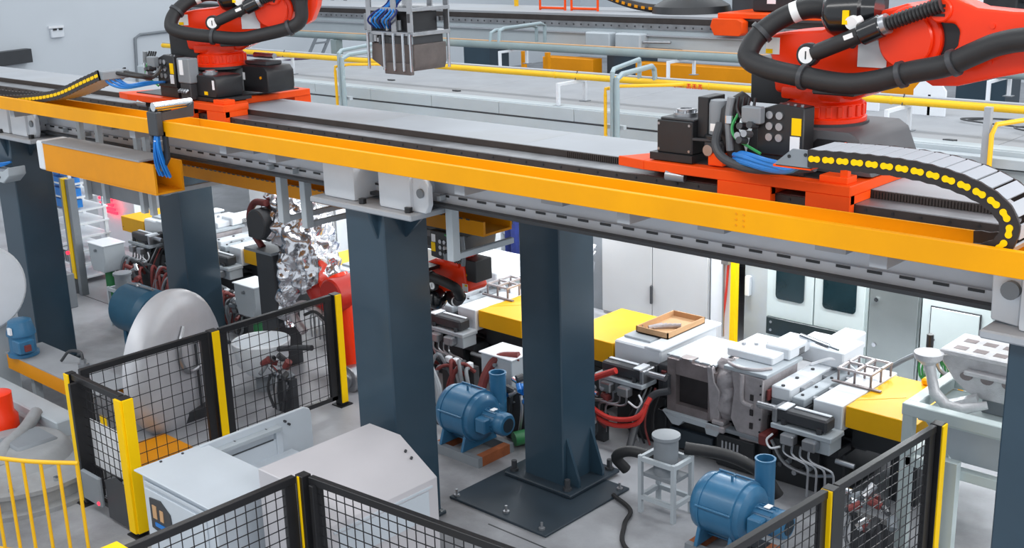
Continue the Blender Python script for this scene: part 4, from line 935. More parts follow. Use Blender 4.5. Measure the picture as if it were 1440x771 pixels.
# ================================================================== CASTING MACHINES
def casting_machine(label):
    t = thing('casting_machine', label, 'casting machine', (0, 0, 0), 'gravity casting machines in a row')
    # bases
    MB().b(-1.55, 1.55, .15, 1.55, 0, .5).b(-.75, .7, .05, 1.5, .0, .42).build('base', 'machine_black', t, bevel=.02)
    MB().b(-1.25, -.7, .02, .5, .0, .62).build('base_block', 'machine_black', t, bevel=.015)
    MB().b(.72, 1.3, .05, .6, .0, .5).build('base_block', 'machine_black', t, bevel=.015)
    MB().b(-.62, -.02, -.02, .06, .06, .3).build('base_panel', 'machine_teal', t, bevel=.01)
    MB().b(.05, .55, -.04, .06, .02, .4).build('base_panel', 'machine_black', t, bevel=.01)
    MB().b(-1.7, 1.7, .35, 1.5, .5, .6).build('bed', 'charcoal', t, bevel=.015)
    MB().prism([(-.76, .5), (-.7, .5), (-.56, .36), (-.46, .36), (-.4, .43), (-.1, .43), (-.08, .36), (.06, .36), (.1, .44), (.1, .5)], 'y', -.06, .1).build('mold_bracket', 'pale_grey', t, bevel=.006)
    # left mould half with window recess
    x0, x1, z0, z1 = -.67, -.0, .5, 1.15
    m = MB().b(x0, x1, .1, .8, z0, z1).b(x0, x0+.12, 0, .12, z0, z1).b(x1-.1, x1, 0, .12, z0, z1-.05).b(x0+.11, x1-.09, 0, .12, .97, z1).b(x0+.11, x1-.09, 0, .12, z0, .6)
    ml = m.build('mold_half', 'mold_steel', t)
    MB().b(x0+.12, x1-.1, .085, .1, .6, .97).build('mold_cavity', 'dark_cavity', ml)
    MB().prism([(-.72, .06), (-.04, .06), (-.1, .55), (-.12, .9), (-.7, .9)], 'z', 1.15, 1.175).build('mold_top', 'pale_grey', ml, bevel=.004)
    MB().b(-.5, -.33, .0, .14, 1.15, 1.19).build('top_lug', 'mold_steel', ml)
    MB().prism([(-.06, .52), (.06, .5), (.06, .9), (-.01, 1.0), (-.04, 1.17), (-.12, 1.17)], 'y', -.01, .05).build('casting_flash', 'cast_alu', ml, bevel=.01)
    # casting core between halves
    crumple('casting', [((.05, .15, .55), .1), ((.08, .15, .75), .14), ((.07, .18, .95), .16), ((.06, .22, 1.12), .15), ((.06, .25, 1.22), .1)], 'cast_alu', t, n=26, amp=.045, seed=5)
    MB().b(-.1, .16, -.06, .14, .42, .5).b(-.02, .14, -.05, .1, .5, .56).build('casting_foot', 'cast_alu', t, bevel=.015)
    # right mould half
    m = MB().prism([(.2, .62), (.34, .38), (.6, .4), (.62, 1.18), (.2, 1.2), (.24, .95)], 'y', .0, .75)
    mr = m.build('mold_half', 'cast_alu', t, bevel=.012)
    MB().prism([(.1, .0), (.66, .0), (.66, .78), (.12, .78)], 'z', 1.19, 1.235).build('mold_top', 'pale_grey', mr, bevel=.006)
    MB().b(-.05, .55, .3, .95, 1.235, 1.33).build('upper_core_plate', 'cool_white', mr, bevel=.012)
    MB().b(.3, .62, .55, 1.1, 1.24, 1.38).build('core_block', 'cool_white', mr, bevel=.015)
    for k in range(4): MB().cyl((.05+.12*k, .5+.08*k, 1.33), (.05+.12*k, .5+.08*k, 1.36), .025, n=8).build('core_pin', 'steel', mr)
    for z in (.56, .72, .9): MB().b(.46, .5, -.012, .0, z, z+.07).build('slot', 'dark_cavity', mr)
    for z0_ in (.5, .82): MB().b(.618, .63, .12, .42, z0_, z0_+.22).build('side_pocket', 'dark_cavity', mr)
    MB().tube([(.36, -.02, 1.19), (.36, -.03, .95), (.38, -.02, .86), (.5, -.02, .84)], .03, n=8, sm=4).build('gate_rib', 'cast_alu', mr)
    MB().tube([(.1, .1, 1.24), (.3, .0, 1.25), (.5, .06, 1.25), (.6, .2, 1.25)], .02, n=8, sm=4).build('top_channel', 'cast_alu', mr)
    # slide beams (right half)
    MB().b(.66, .9, .1, 1.5, .95, 1.1).build('slide_beam', 'cool_white', t, bevel=.012)
    MB().b(.66, .92, .1, 1.5, .84, .95).build('slide_rail', 'mid_grey', t, bevel=.01)
    MB().b(.95, 1.1, .05, 1.45, .95, 1.05).build('slide_beam', 'pale_grey', t, bevel=.01)
    MB().b(.93, 1.12, .06, 1.45, .72, .95).build('slide_rail', 'charcoal', t, bevel=.01)
    for y in (.25, .6, 1.0): MB().cyl((1.1, y, 1.0), (1.2, y, 1.0), .035, n=10).build('pin', 'steel', t)
    for y in (.3, .8): MB().b(.9, .96, y, y+.25, 1.02, 1.07).build('clip', 'steel', t, bevel=.008)
    MB().b(.4, 1.05, 1.0, 1.5, 1.1, 1.3).build('rear_box', 'cool_white', t, bevel=.015)
    MB().b(.62, .9, 1.5, 1.85, 1.1, 1.3).build('rear_box', 'cool_white', t, bevel=.015)
    MB().b(1.2, 1.54, .06, 1.35, .78, 1.08).build('valve_box', 'cool_white', t, bevel=.008)
    # yellow covers
    MB().b(1.56, 2.35, .1, 1.25, .84, 1.08).build('yellow_cover', 'cover_yellow', t, bevel=.006)
    MB().prism([(1.56, .3), (1.95, .7), (1.86, .75), (1.56, .48)], 'z', 1.08, 1.084).build('cover_fold', 'cover_yellow', t, bevel=.004)
    MB().b(1.9, 2.35, 1.15, 1.25, 1.08, 1.16).build('cover_rib', 'cover_yellow', t, bevel=.02)
    MB().b(-2.35, -1.56, .1, 1.3, .82, 1.1).build('yellow_cover', 'cover_yellow', t, bevel=.006)
    MB().b(-2.3, 2.3, .4, 1.2, .6, .8).build('cross_beam', 'machine_black', t, bevel=.01)
    for x in (-2.1, 2.1): MB().b(x-.15, x+.15, .4, 1.1, 0, .6).build('leg', 'machine_black', t, bevel=.01)
    # left half: box with grey plate
    MB().b(-1.54, -.84, .1, 1.3, .8, 1.16).build('control_box', 'cool_white', t, bevel=.02)
    MB().b(-1.5, -1.1, .25, 1.15, 1.16, 1.19).build('grey_plate', 'pale_grey', t, bevel=.004)
    MB().b(-1.05, -.8, .05, 1.35, 1.16, 1.2).build('box_lid', 'cool_white', t, bevel=.01)
    for k in (0, 1): MB().cyl((-1.4+.15*k, .5, 1.19), (-1.4+.15*k, .5, 1.27), .006, n=6).build('pin', 'steel', t)
    for y in (.3, .62): MB().cyl((-.82, y, .98), (-.82, y+.22, .98), .03, n=10).build('hinge', 'steel', t)
    MB().b(-.84, -.67, .05, 1.0, .62, 1.02).build('slide_block', 'charcoal', t, bevel=.01)
    MB().b(-.78, -.7, .02, .1, .88, .96).build('red_cap', 'dull_red', t, bevel=.01)
    # hydraulic cylinders (both sides)
    for s in (1, -1):
        f = lambda a: s*a
        X = lambda a, b: (min(s*a, s*b), max(s*a, s*b))
        MB().cyl((f(.62), -.1, .93), (f(.95), -.1, .93), .04, n=14).build('piston_rod', 'steel', t)
        cb = MB().b(*X(.9, 1.5), -.2, .0, .84, .98).build('cylinder_body', 'charcoal', t, bevel=.02)
        MB().b(*X(.92, 1.02), -.205, .005, .98, 1.0).b(*X(1.05, 1.48), -.08, -.03, .98, .995).build('cylinder_top', 'cool_white', cb, bevel=.005)
        MB().b(*X(.86, .92), -.22, .02, .82, .99).build('end_block', 'steel', t, bevel=.012)
        MB().b(*X(.86, 1.58), -.24, .06, .76, .82).build('bracket', 'pale_grey', t, bevel=.01)
        MB().b(*X(1.3, 1.55), -.2, .06, .6, .76).build('bracket_foot', 'pale_grey', t, bevel=.01)
        for a in (1.0, 1.42): MB().cyl((f(a), -.2, .82), (f(a), -.2, .88), .03, n=8).build('bolt', 'charcoal', t)
        for a in (1.02, 1.28): MB().b(*X(a, a+.16), -.32, -.2, .64, .76).build('manifold', 'steel', t, bevel=.015)
        for k in range(4):
            a = 1.06+.1*k
            MB().tube([(f(a), -.28, .66), (f(a), -.29, .56), (f(a+.08), -.3, .52), (f(a+.22), -.3, .5), (f(a+.3), -.3, .44), (f(a+.3), -.3, .12)], .013, n=8, sm=3).build('hydraulic_pipe', 'steel', t)
        MB().tube([(f(.9), -.25, .7), (f(.84), -.27, .62), (f(.9), -.29, .55), (f(1.02), -.3, .6)], .012, n=8, sm=4).build('hose', 'paper', t)
    # small hardware
    rnd = random.Random(12)
    for k in range(5): MB().cyl((-.62+.14*k, .0, 1.175), (-.62+.14*k, .0, 1.2), .016, n=6).build('mold_bolt', 'steel', t)
    for z in (.55, .7, .85, 1.0, 1.1): MB().cyl((.59, -.012, z), (.59, .0, z), .012, n=6).build('mold_bolt', 'black_metal', t)
    MB().b(-.7, -.62, -.05, .05, .75, .95).build('limit_switch', 'charcoal', t, bevel=.01)
    MB().tube([(-.66, -.04, .78), (-.74, -.08, .66), (-.8, -.1, .4), (-.78, -.1, .1)], .018, n=8, sm=4).build('cable', 'rubber', t)
    for k in range(5): MB().b(.13+.05*k, .155+.05*k, -.055, -.04, .16, .34).build('tag_strip', 'steel', t)
    MB().b(.05, .6, -.02, .1, .43, .48).build('lower_bar', 'mid_grey', t, bevel=.008)
    MB().b(.6, .72, -.06, .2, .42, .56).build('slide_shoe', 'dull_red', t, bevel=.02)
    MB().b(.63, .66, .05, .2, .92, 1.05).build('seal_strip', 'dull_red', t, bevel=.008)
    for y in (.15, .45, .8, 1.15):
        MB().cyl((.78, y, 1.1), (.78, y, 1.115), .022, n=8).build('cap_screw', 'charcoal', t)
        MB().cyl((1.02, y, 1.05), (1.02, y, 1.065), .018, n=8).build('cap_screw', 'charcoal', t)
    MB().tube([(.7, .9, 1.12), (.9, 1.0, 1.2), (1.1, 1.05, 1.15), (1.25, 1.0, 1.09)], .018, n=8, sm=5).build('white_hose', 'paper', t)
    MB().cyl((.5, 1.0, 1.4), (.9, .95, 1.36), .03, n=10).build('air_cylinder', 'chrome', t)
    MB().cyl((.9, .95, 1.36), (1.02, .93, 1.35), .016, n=8).build('air_rod', 'chrome', t)
    MB().b(.52, .62, .75, .9, 1.24, 1.34).build('valve_block', 'charcoal', t, bevel=.01)
    MB().b(1.18, 1.21, .1, .75, .84, 1.02).build('box_gap', 'charcoal', t)
    for k in range(3): MB().cyl((1.13, .2+.2*k, .86), (1.2, .2+.2*k, .86), .04, n=10).build('coupling', 'steel', t)
    MB().b(-1.0, -.84, .02, .12, .88, 1.0).build('latch', 'charcoal', t, bevel=.01)
    for k in range(4): MB().tube([(-.98+.06*k, -.05, .75), (-1.0+.06*k, -.2, .5), (-1.1+.09*k, -.22, .3), (-1.05+.08*k, -.15, .05)], .014, n=6, sm=4).build('base_hose', ['rubber', 'steel', 'rubber', 'dull_red'][k], t)
    for k in range(6): MB().cyl((.78+.09*k, .04, .2+.05*(k % 3)), (.78+.09*k, -.03, .2+.05*(k % 3)), .03, n=8).build('fitting', ['steel', 'charcoal', 'mid_grey'][k % 3], t)
    MB().cyl((1.55, -.05, .5), (1.75, -.02, .48), .03, n=10).build('side_rod', 'steel', t)
    MB().b(1.35, 1.55, .0, .3, .5, .6).build('tank_lid', 'machine_black', t, bevel=.01)
    MB().tube([(.8, -.1, .55), (1.0, -.15, .35), (1.3, -.15, .3), (1.55, -.1, .34)], .02, n=8, sm=5).build('base_pipe', 'steel', t)
    MB().b(1.6, 2.3, .2, 1.0, .6, .84).build('cover_support', 'machine_black', t)
    for x in (-2.3, -1.62): MB().cyl((x, .095, .9), (x, .1, .9), .012, n=6).build('cover_screw', 'charcoal', t)
    return t
cmB = casting_machine('casting machine with yellow covers right of the rear middle column')
cmM = copy_tree(cmB); cmM['label'] = 'casting machine with yellow cover between the two middle columns'
cmL = copy_tree(cmB); cmL['label'] = 'casting machine behind the left slate columns near the foil wrapped wrist'
cmB.location = (-7.0, 10.8, 0); cmM.location = (-12.43, 10.8, 0); cmL.location = (-17.87, 10.8, 0)
# racks on the machines
def core_rack(x, y, z, label):
    t = thing('core_rack', label, 'rack', (x, y, z), 'open steel core racks'); t.scale = (.8, .8, .95)
    for zz in (.16, .0):
        if zz: 
            for xx in (-.24, 0, .24): MB().bar((xx, -.3, zz), (xx, .3, zz), .035, .025).build('bar', 'cast_alu', t)
            for yy in (-.3, 0, .3): MB().bar((-.26, yy, zz), (.26, yy, zz), .035, .025).build('bar', 'cast_alu', t)
    for xx in (-.24, 0, .24):
        for yy in (-.3, 0, .3): MB().bar((xx, yy, 0), (xx, yy, .15), .025, .025).build('upright', 'mold_steel', t)
    MB().bar((-.3, -.36, .012), (.42, -.36, .012), .05, .02).build('foot_bar', 'mold_steel', t)
core_rack(-5.66, 11.75, 1.082, 'open steel core rack on the machine beside the right yellow cover')
core_rack(-11.08, 11.75, 1.082, 'open steel core rack on the machine between the middle columns')
t = thing('cardboard_tray', 'shallow cardboard tray with metal parts on the left machine box', 'tray', (-8.15, 11.6, 1.2))
MB().b(-.28, .2, -.4, .4, 0, .012).build('bottom', 'cardboard', t)
for q in ((-.28, .2, -.4, -.385), (-.28, .2, .385, .4), (-.28, -.265, -.4, .4), (.185, .2, -.4, .4)): MB().b(*q, 0, .08).build('side', 'cardboard', t)
for k in range(5): MB().cyl((-.2+.04*k, -.25+.05*k, .03), (-.1+.05*k, -.1+.03*k, .05), .03, n=8).build('metal_part', 'cast_alu', t)
# pale hopper boxes with green legs in front of machines
def added_eave_lamp(x, lb):  # unseen fixtures added to brighten the machine zone
    t = thing('tube_lamp', 'unseen white tube lamp added under the enclosure eave, %s' % lb, 'lamp', (x, 13.95, 2.72), 'added tube lamps under the enclosure eave')
    MB().b(-.6, .6, -.06, .06, .03, .1).build('housing', 'white_paint', t)
    MB().b(-.06, .06, -.03, .375, .1, .13).build('bracket', 'white_paint', t)
    MB().cyl((-.55, 0, .012), (.55, 0, .012), .02, n=10).build('tube', 'led', t)
    a_ = area('added_eave_light', (x, 13.95, 2.7), 1.1, .1, 75 if x > -14 else 110, (.95, .98, 1)); a_.rotation_euler = (math.radians(-12), 0, 0)
for x_, lb in ((-19, 'far left'), (-15.5, 'above the left machine'), (-12, 'left of the tall grey cabinet'), (-9, 'above the light curtain post'), (-6.2, 'above the steel cabinet')): added_eave_lamp(x_, lb)
def hopper(x, y, label, s=1.):
    t = thing('hopper_box', label, 'hopper', (x, y, 0), 'grey hopper boxes')
    MB().prism([(-.26, .98), (.26, .98), (.26, .7), (.2, .5), (-.2, .5), (-.26, .7)], 'y', -.2, .2).build('bin', 'pale_grey', t, bevel=.01)
    MB().b(-.28, .28, -.22, .22, .98, 1.0).build('lid', 'cool_white', t, bevel=.006)
    MB().cyl((0, -.2, .88), (0, -.24, .88), .025, n=8).build('knob', 'mid_grey', t)
    MB().cyl((0, 0, .0), (0, 0, .5), .08, n=16).build('leg', 'green', t)
hopper(-9.6, 10.1, 'grey hopper on a green leg between the middle columns')
hopper(-14.75, 10.0, 'grey hopper on a green leg beside the dark steel post')
hopper(-19.0, 9.9, 'grey hopper on a green leg at left behind the edge column')
# ================================================================== BLOWERS
def blower(label):
    t = thing('blower', label, 'blower', (0, 0, 0), 'blue blowers on the floor')
    # axis along +x, centre z .47
    zc = .5; r = .3
    prof = [(.12, -.36), (.24, -.35), (.285, -.31), (r, -.26), (r, -.23), (r+.012, -.228), (r+.012, -.212), (r, -.21), (r, .13), (r+.014, .132), (r+.014, .16), (r-.01, .165), (.28, .22), (.23, .26), (.2, .27)]
    MB().lathe((0, 0, zc), (1, 0, 0), prof, 40).build('drum', 'blue_paint', t)
    for a in (1.2, 2.9, 4.4, 5.6, 0.1):
        MB().cyl((-.24, (r+.02)*math.cos(a), zc+(r+.02)*math.sin(a)), (.16, (r+.02)*math.cos(a), zc+(r+.02)*math.sin(a)), .012, n=8).build('tie_rod', 'blue_paint', t)
    MB().tube([(0, -.03, zc+r-.01), (0, -.03, zc+r+.05), (0, .03, zc+r+.05), (0, .03, zc+r-.01)], .014, n=8).build('lifting_eye', 'blue_paint', t)
    for s in (-.24, .12):
        MB().prism([(-.3, .12), (.3, .12), (.24, .3), (.2, zc-.1), (-.2, zc-.1), (-.24, .3)], 'x', s-.02, s+.02).build('foot', 'blue_paint', t, bevel=.006)
    mt = MB().lathe((.27, 0, zc), (1, 0, 0), [(.13, 0), (.13, .22), (.1, .225)], 28).build('motor', 'blue_paint', t)
    for k in range(16):
        a = 2*PI*k/16; q = MB().b(0, .18, .125, .142, -.006, .006).xf(Matrix.Translation((.29, 0, zc)) @ Matrix.Rotation(a, 4, 'X')); q.build('fin', 'blue_paint', mt)
    fc = MB().lathe((.48, 0, zc), (1, 0, 0), [(.13, 0), (.14, .02), (.14, .1), (.12, .13), (.1, .135)], 28).build('fan_cover', 'blue_paint', t)
    MB().cyl((.61, 0, zc), (.62, 0, zc), .085, n=24).build('fan_grille', 'machine_teal', fc)
    MB().b(.28, .44, -.22, -.1, zc-.1, zc+.08).build('terminal_box', 'blue_paint', t, bevel=.015)
    MB().b(.36, .42, -.04, .04, zc+.138, zc+.146).build('name_plate', 'paper', t)
    m = MB().lathe((.14, .34, zc-.05), (0, 0, 1), [(.1, 0), (.1, .48), (.105, .485), (.105, .5), (.085, .5), (.085, .38)], 24).build('outlet', 'blue_paint', t)
    MB().cyl((.1, .1, zc), (.14, .34, zc+.05), .1, n=18).build('outlet_neck', 'blue_paint', t)
    for y in (-.3, .24): MB().b(-.36, .4, y, y+.07, 0, .12).build('skid_rail', 'mid_grey', t)
    MB().b(.3, .4, -.23, .24, 0, .12).build('skid_cross', 'rust', t); MB().b(-.36, -.28, -.23, .24, 0, .12).build('skid_cross', 'rust', t)
    return t
b1 = blower('blue blower on a rusty skid between the two middle columns')
b2 = copy_tree(b1); b2['label'] = 'blue blower behind the right black fence near the casting machine'
b1.location = (-9.42, 9.25, 0); b2.location = (-5.68, 9.12, 0.02)
# ---- foundry stand with cylinder and hoses
def cylinder_stand(label, mat='pale_grey'):
    t = thing('cylinder_stand', label, 'stand', (0, 0, 0), 'angle steel stands with grey cylinders')
    for x in (-.21, .21):
        for y in (-.16, .16): MB().b(x-.022, x+.022, y-.022, y+.022, 0, .66).build('leg', mat, t)
    for z in (.6, .16):
        for y in (-.16, .16): MB().b(-.19, .19, y-.02, y+.02, z, z+.05).build('frame_bar', mat, t)
        for x in (-.21, .21): MB().b(x-.02, x+.02, -.14, .14, z, z+.05).build('frame_bar', mat, t)
    MB().b(-.19, .19, -.14, .14, .42, .46).build('carrier_plate', 'mid_grey', t)
    cy = MB().lathe((0, 0, .46), (0, 0, 1), [(.13, 0), (.13, .4), (.15, .405), (.15, .44), (.13, .445)], 26).build('cylinder', 'mid_grey', t)
    return t
s1 = cylinder_stand('grey cylinder on a square stand beside the right casting machine')
s2 = copy_tree(s1); s2['label'] = 'grey cylinder on a square stand behind the blue drum at left'
s1.location = (-6.72, 9.45, 0); s2.location = (-17.25, 9.2, 0)
MB().tube([(-6.8, 9.6, .5), (-7.2, 9.5, .55), (-7.42, 9.5, .42), (-7.36, 9.6, .25)], .06, n=12, sm=6).build('rubber_hose', 'rubber', label='short black hose stub curling left of the right cylinder stand', cat='hose')
MB().tube([(-6.6, 9.62, .72), (-6.2, 9.85, .66), (-5.9, 10.0, .5), (-5.75, 10.1, .25)], .065, n=12, sm=6).build('rubber_hose', 'rubber', label='black hose from the right cylinder stand toward the blue blower', cat='hose')
MB().tube([(-7.55, 10.68, .8), (-7.75, 10.6, .7), (-7.85, 10.45, .4), (-7.8, 10.2, .08)], .045, n=12, sm=6).build('rubber_hose', 'charcoal', label='dark hose running down from the mould window to the floor', cat='hose')
for k, lb in enumerate(('upper', 'lower')):
    MB().tube([(-8.75, 10.45, .56-.09*k), (-8.4, 10.38, .42-.08*k), (-8.1, 10.36, .4-.08*k), (-7.8, 10.4, .5-.08*k), (-7.74, 10.56-.07*k, .7-.05*k)], .03, n=10, sm=6).build('red_hose', 'red_hose', label='red hose looping in front of the right casting machine, %s one' % lb, cat='hose', group='red hoses right of the rear column')
MB().tube([(-8.72, 10.4, .65), (-8.5, 10.45, .8), (-8.2, 10.5, .95)], .04, n=10, sm=6).build('red_hose', 'red_hose', label='short red hose rising beside the rear middle column', cat='hose')
MB().tube([(-9.75, 9.75, .5), (-9.72, 9.85, .75), (-9.6, 9.95, .95), (-9.35, 10.05, 1.0)], .06, n=10, sm=6).build('red_hose', 'dull_red', label='faded red hose above the blue blower between the columns', cat='hose')
def valve_cluster(x, y, z, label, n=10, seed=1, red=True):
    t = thing('valve_cluster', label, 'valves', (x, y, 0), 'valve clusters near the casting machines'); rnd = random.Random(seed)
    MB().b(-.2, .2, -.05, .05, 0, z-.1).build('stand', 'charcoal', t)
    for k in range(n):
        p = Vector((rnd.uniform(-.22, .22), rnd.uniform(-.12, .05), z+rnd.uniform(-.18, .18))); d = Vector((rnd.uniform(-1, 1), rnd.uniform(-1, .2), rnd.uniform(-.6, .6))).normalized()
        MB().cyl(p, p+d*rnd.uniform(.08, .16), rnd.uniform(.025, .05), n=10).build('valve', rnd.choice(['steel', 'mid_grey', 'charcoal', 'chrome', 'cable_blue' if not red else 'dull_red']), t)
    for k in range(3): MB().tube([(-.2+.15*k, -.08, z-.1), (-.22+.18*k, -.12, z-.3), (-.15+.1*k, -.1, .05)], .02, n=8, sm=4).build('pipe', rnd.choice(['steel', 'charcoal']), t)
valve_cluster(-8.55, 10.5, .45, 'cluster of steel valves with red fittings right of the rear middle column', 14, 2)
valve_cluster(-9.18, 9.86, .74, 'cluster of blue and steel valves above the blower between the columns', 16, 4, False)
valve_cluster(-18.2, 9.9, .5, 'cluster of dull red valves under the left casting machine', 18, 6)
def hose_bunch(x, y, z, label, seed):
    t = thing('hose_bunch', label, 'hoses', (x, y, 0), 'dull red hose bunches'); rnd = random.Random(seed)
    MB().b(-.3, .3, .05, .15, 0, z).build('manifold', 'charcoal', t)
    for k in range(11):
        a = -.32+.064*k; e = rnd.uniform(-.35, .35)
        MB().tube([(a, .05, z-rnd.uniform(0, .2)), (a+e*.3, -.12, z+rnd.uniform(-.05, .15)), (a+e*.8, -.2, z-.2), (a+e, -.16, .06)], .026, n=8, sm=5).build('hose', rnd.choice(['dull_red', 'dull_red', 'charcoal', 'mid_grey']), t)
    for k in range(5): MB().b(-.3+.13*k, -.22+.13*k, -.02, .06, z, z+.08).build('valve_block', rnd.choice(['cool_white', 'steel', 'charcoal']), t, bevel=.01)
hose_bunch(-18.6, 10.2, .6, 'bunch of dull red hoses beneath the left casting machine', 3)
hose_bunch(-17.7, 10.3, .55, 'bunch of dark and red hoses left of the rear left column', 5)
hose_bunch(-15.75, 10.3, .5, 'bunch of dull red hoses left of the dark steel post', 7)
hose_bunch(-10.75, 10.3, .5, 'bunch of dark hoses under the middle casting machine', 9)
valve_cluster(-15.3, 10.1, .45, 'cluster of dull red valves beside the dark steel post', 14, 9)
valve_cluster(-10.5, 9.6, .5, 'cluster of grey valves just right of the front middle column', 12, 11, False)
valve_cluster(-4.6, 9.9, .55, 'cluster of steel valves behind the right black fence', 16, 13)
MB().tube([(-9.05, 9.6, .14), (-8.9, 9.9, .16), (-8.7, 10.1, .2)], .09, n=14, sm=4).build('green_pipe', 'green', label='green pipe end lying behind the blower between the columns', cat='pipe')
MB().tube([(-10.9, 9.9, .75), (-10.6, 9.7, .7), (-10.35, 9.6, .5), (-10.2, 9.5, .3), (-9.9, 9.45, .35)], .05, n=10, sm=6).build('rubber_hose', 'mid_grey', label='grey hose dropping behind the front middle column to the blower', cat='hose')
MB().tube([(-7.35, 9.35, .04), (-7.0, 9.2, .03), (-6.85, 8.9, .03), (-6.5, 8.5, .03), (-5.6, 8.3, .03)], .025, n=8, sm=6).build('floor_cable', 'rubber', label='black cable lying on the floor from the floor plate to the right fence', cat='cable')
# ================================================================== FENCES
H = 1.55
def fpanel(p0, p1, label, z0=.1, z1=H, gap=.1, hg=.1, stile=.07, stile1=None):
    p0 = Vector((p0[0], p0[1], 0)); p1 = Vector((p1[0], p1[1], 0)); d = (p1-p0); L = d.length; d.normalize()
    t = thing('mesh_fence_panel', label, 'fence panel', (p0+p1)/2, 'black wire mesh fence panels')
    loc = (p0+p1)/2; q0 = p0-loc; q1 = p1-loc
    up = Vector((0, 0, 1))
    MB().bar(q0+up*(z1-.035), q1+up*(z1-.035), .06, .07).build('top_rail', 'fence_black', t, bevel=.004)
    MB().bar(q0+up*(z0+.03), q1+up*(z0+.03), .05, .06).build('bottom_rail', 'fence_black', t, bevel=.004)
    s1 = stile1 or stile
    for q, sw in ((q0+d*stile/2, stile), (q1-d*s1/2, s1)): MB().bar(q+up*z0, q+up*(z1-.06), sw if abs(d.x) > .5 or abs(d.y) > .5 else .05, .05).build('stile', 'fence_black', t, bevel=.004)
    m = MB(); n = int(L/gap)
    for k in range(1, n): q = q0+d*(k*L/n); m.bar(q+up*z0, q+up*z1, .007, .007)
    k = z0+.1
    while k < z1-.05: m.bar(q0+up*k, q1+up*k, .007, .007); k += hg
    m.build('wire_mesh', 'wire', t, smooth=0, kind='stuff')
    return t
def fpost(x, y, label, w_=.09, strip=None, z=H, yellow=True):
    t = thing('fence_post', label, 'fence post', (x, y, 0), 'black and yellow fence posts')
    MB().b(-w_/2, w_/2, -w_/2, w_/2, .015, z).build('post', 'fence_black', t, bevel=.004)
    MB().b(-.1, .1, -.1, .1, 0, .015).build('foot', 'fence_black', t)
    for s in (strip or ()):
        MB().b(*s, .05, z-.005).build('yellow_strip', 'tape', t, bevel=.003)
    return t
FX = -11.82
# left run (along y at x = FX)
fpost(FX, 5.56, 'fence post with yellow edge at the left corner by the yellow hand railing', strip=((-.05, .05, -.062, -.046),))
fpost(FX, 7.36, 'fence post with yellow strip in front of the large silver disc', .12, strip=((.055, .075, -.05, .05),))
fpost(FX, 9.22, 'fence post with yellow strip below the foil wrapped wrist', .12, strip=((.055, .075, -.05, .05),))
fpanel((FX, 5.66), (FX, 7.28), 'black mesh fence panel in front of the large silver disc', stile=.1, gap=.135, hg=.14)
fpanel((FX, 7.44), (FX, 9.14), 'black mesh fence panel in front of the white ladle bowl', stile=.1, gap=.135, hg=.14)
# gate panel (along x at y = 5.56)
fpanel((FX+.06, 5.56), (-10.76, 5.56), 'narrow black gate panel with white paper sheet at left', stile=.24, stile1=.06, gap=.11, hg=.11)
fpost(-10.68, 5.54, 'thick yellow faced gate post beside the white machine cabinet', .12, strip=((-.062, .062, -.085, -.058), (.058, .085, -.06, .06)))
t = thing('paper_sheet', 'white paper sheet hung behind the narrow gate mesh', 'paper', (-11.25, 5.61, .5))
MB().b(-.38, .36, -.004, .004, .0, .55).build('sheet', 'paper', t)
MB().b(-.12, .02, -.008, -.004, .56, .66).build('yellow_tag', 'tape', t)
t = thing('gate_lock', 'grey lock box plate at the foot of the gate panel', 'lock', (-11.3, 5.48, .15))
MB().b(-.35, .05, -.05, .0, .0, .36).build('lock_case', 'mid_grey', t, bevel=.02)
MB().prism([(.1, -.1), (.62, -.1), (.62, .34), (.3, .42), (.1, .34)], 'y', .0, .03).build('back_plate', 'charcoal', t)
MB().cyl((.0, -.06, .05), (.0, -.05, .05), .02, n=10).build('red_lamp', 'led_red', t)
# front centre
fpost(-7.8, 5.6, 'front corner fence post with thin yellow edge before the white cabinet', .1, strip=((-.012, .012, -.062, -.048),))
fpanel((-7.84, 3.9), (-7.84, 5.53), 'black mesh fence panel at bottom left running toward the viewer', stile=.12)
fpanel((-7.72, 5.62), (-5.0, 5.85), 'black mesh fence panel at bottom centre in front of the white cabinet', stile=.12)
MB().b(-7.95, -7.73, 3.78, 3.92, 0, H+.01).build('fence_post', 'tape', label='yellow topped fence post at the bottom edge left of centre', cat='fence post', group='black and yellow fence posts')
# right
fpost(-4.2, 8.22, 'right fence post with yellow strip near the second blue blower', .11, strip=((-.05, .05, -.075, -.05),))
fpost(-4.08, 10.02, 'right fence post with yellow strip at the grey workpiece frame', .11, strip=((.05, .07, -.05, .05),))
fpanel((-4.32, 6.5), (-4.21, 8.15), 'black mesh fence panel at bottom right before the second blower', stile=.1)
fpanel((-4.19, 8.29), (-4.09, 9.95), 'black mesh fence panel at right before the grey workpiece frame', stile=.12)
# ================================================================== WHITE MACHINE CABINET
t = thing('machine_cabinet', 'large white machine cabinet in the foreground behind the fence corner', 'cabinet', (-9.2, 6.3, 0))
MB().b(-10.12, -8.85, 5.34, 6.05, 0, .98).build('left_box', 'cabinet_white', t, bevel=.012, world=True)
MB().b(-10.16, -8.8, 5.28, 6.1, .98, 1.0).build('left_lid', 'cabinet_white', t, bevel=.006, world=True)
MB().b(-10.06, -9.0, 5.318, 5.34, .86, .9).b(-10.06, -9.0, 5.322, 5.34, .1, .82).build('front_panel', 'cabinet_white', t, bevel=.006, world=True)
d = MB().prism([(-9.98, .42), (-9.98, .74), (-9.78, .76), (-9.62, .66), (-9.6, .5), (-9.72, .38)], 'y', 5.31, 5.323).build('window', 'charcoal', t, world=True)
MB().b(-9.93, -9.86, 5.304, 5.311, .54, .68).b(-9.8, -9.74, 5.304, 5.311, .54, .66).build('inner_parts', 'cardboard', d, world=True)
MB().b(-9.9, -9.68, 5.302, 5.311, .46, .5).build('blue_cord', 'cable_blue', d, world=True)
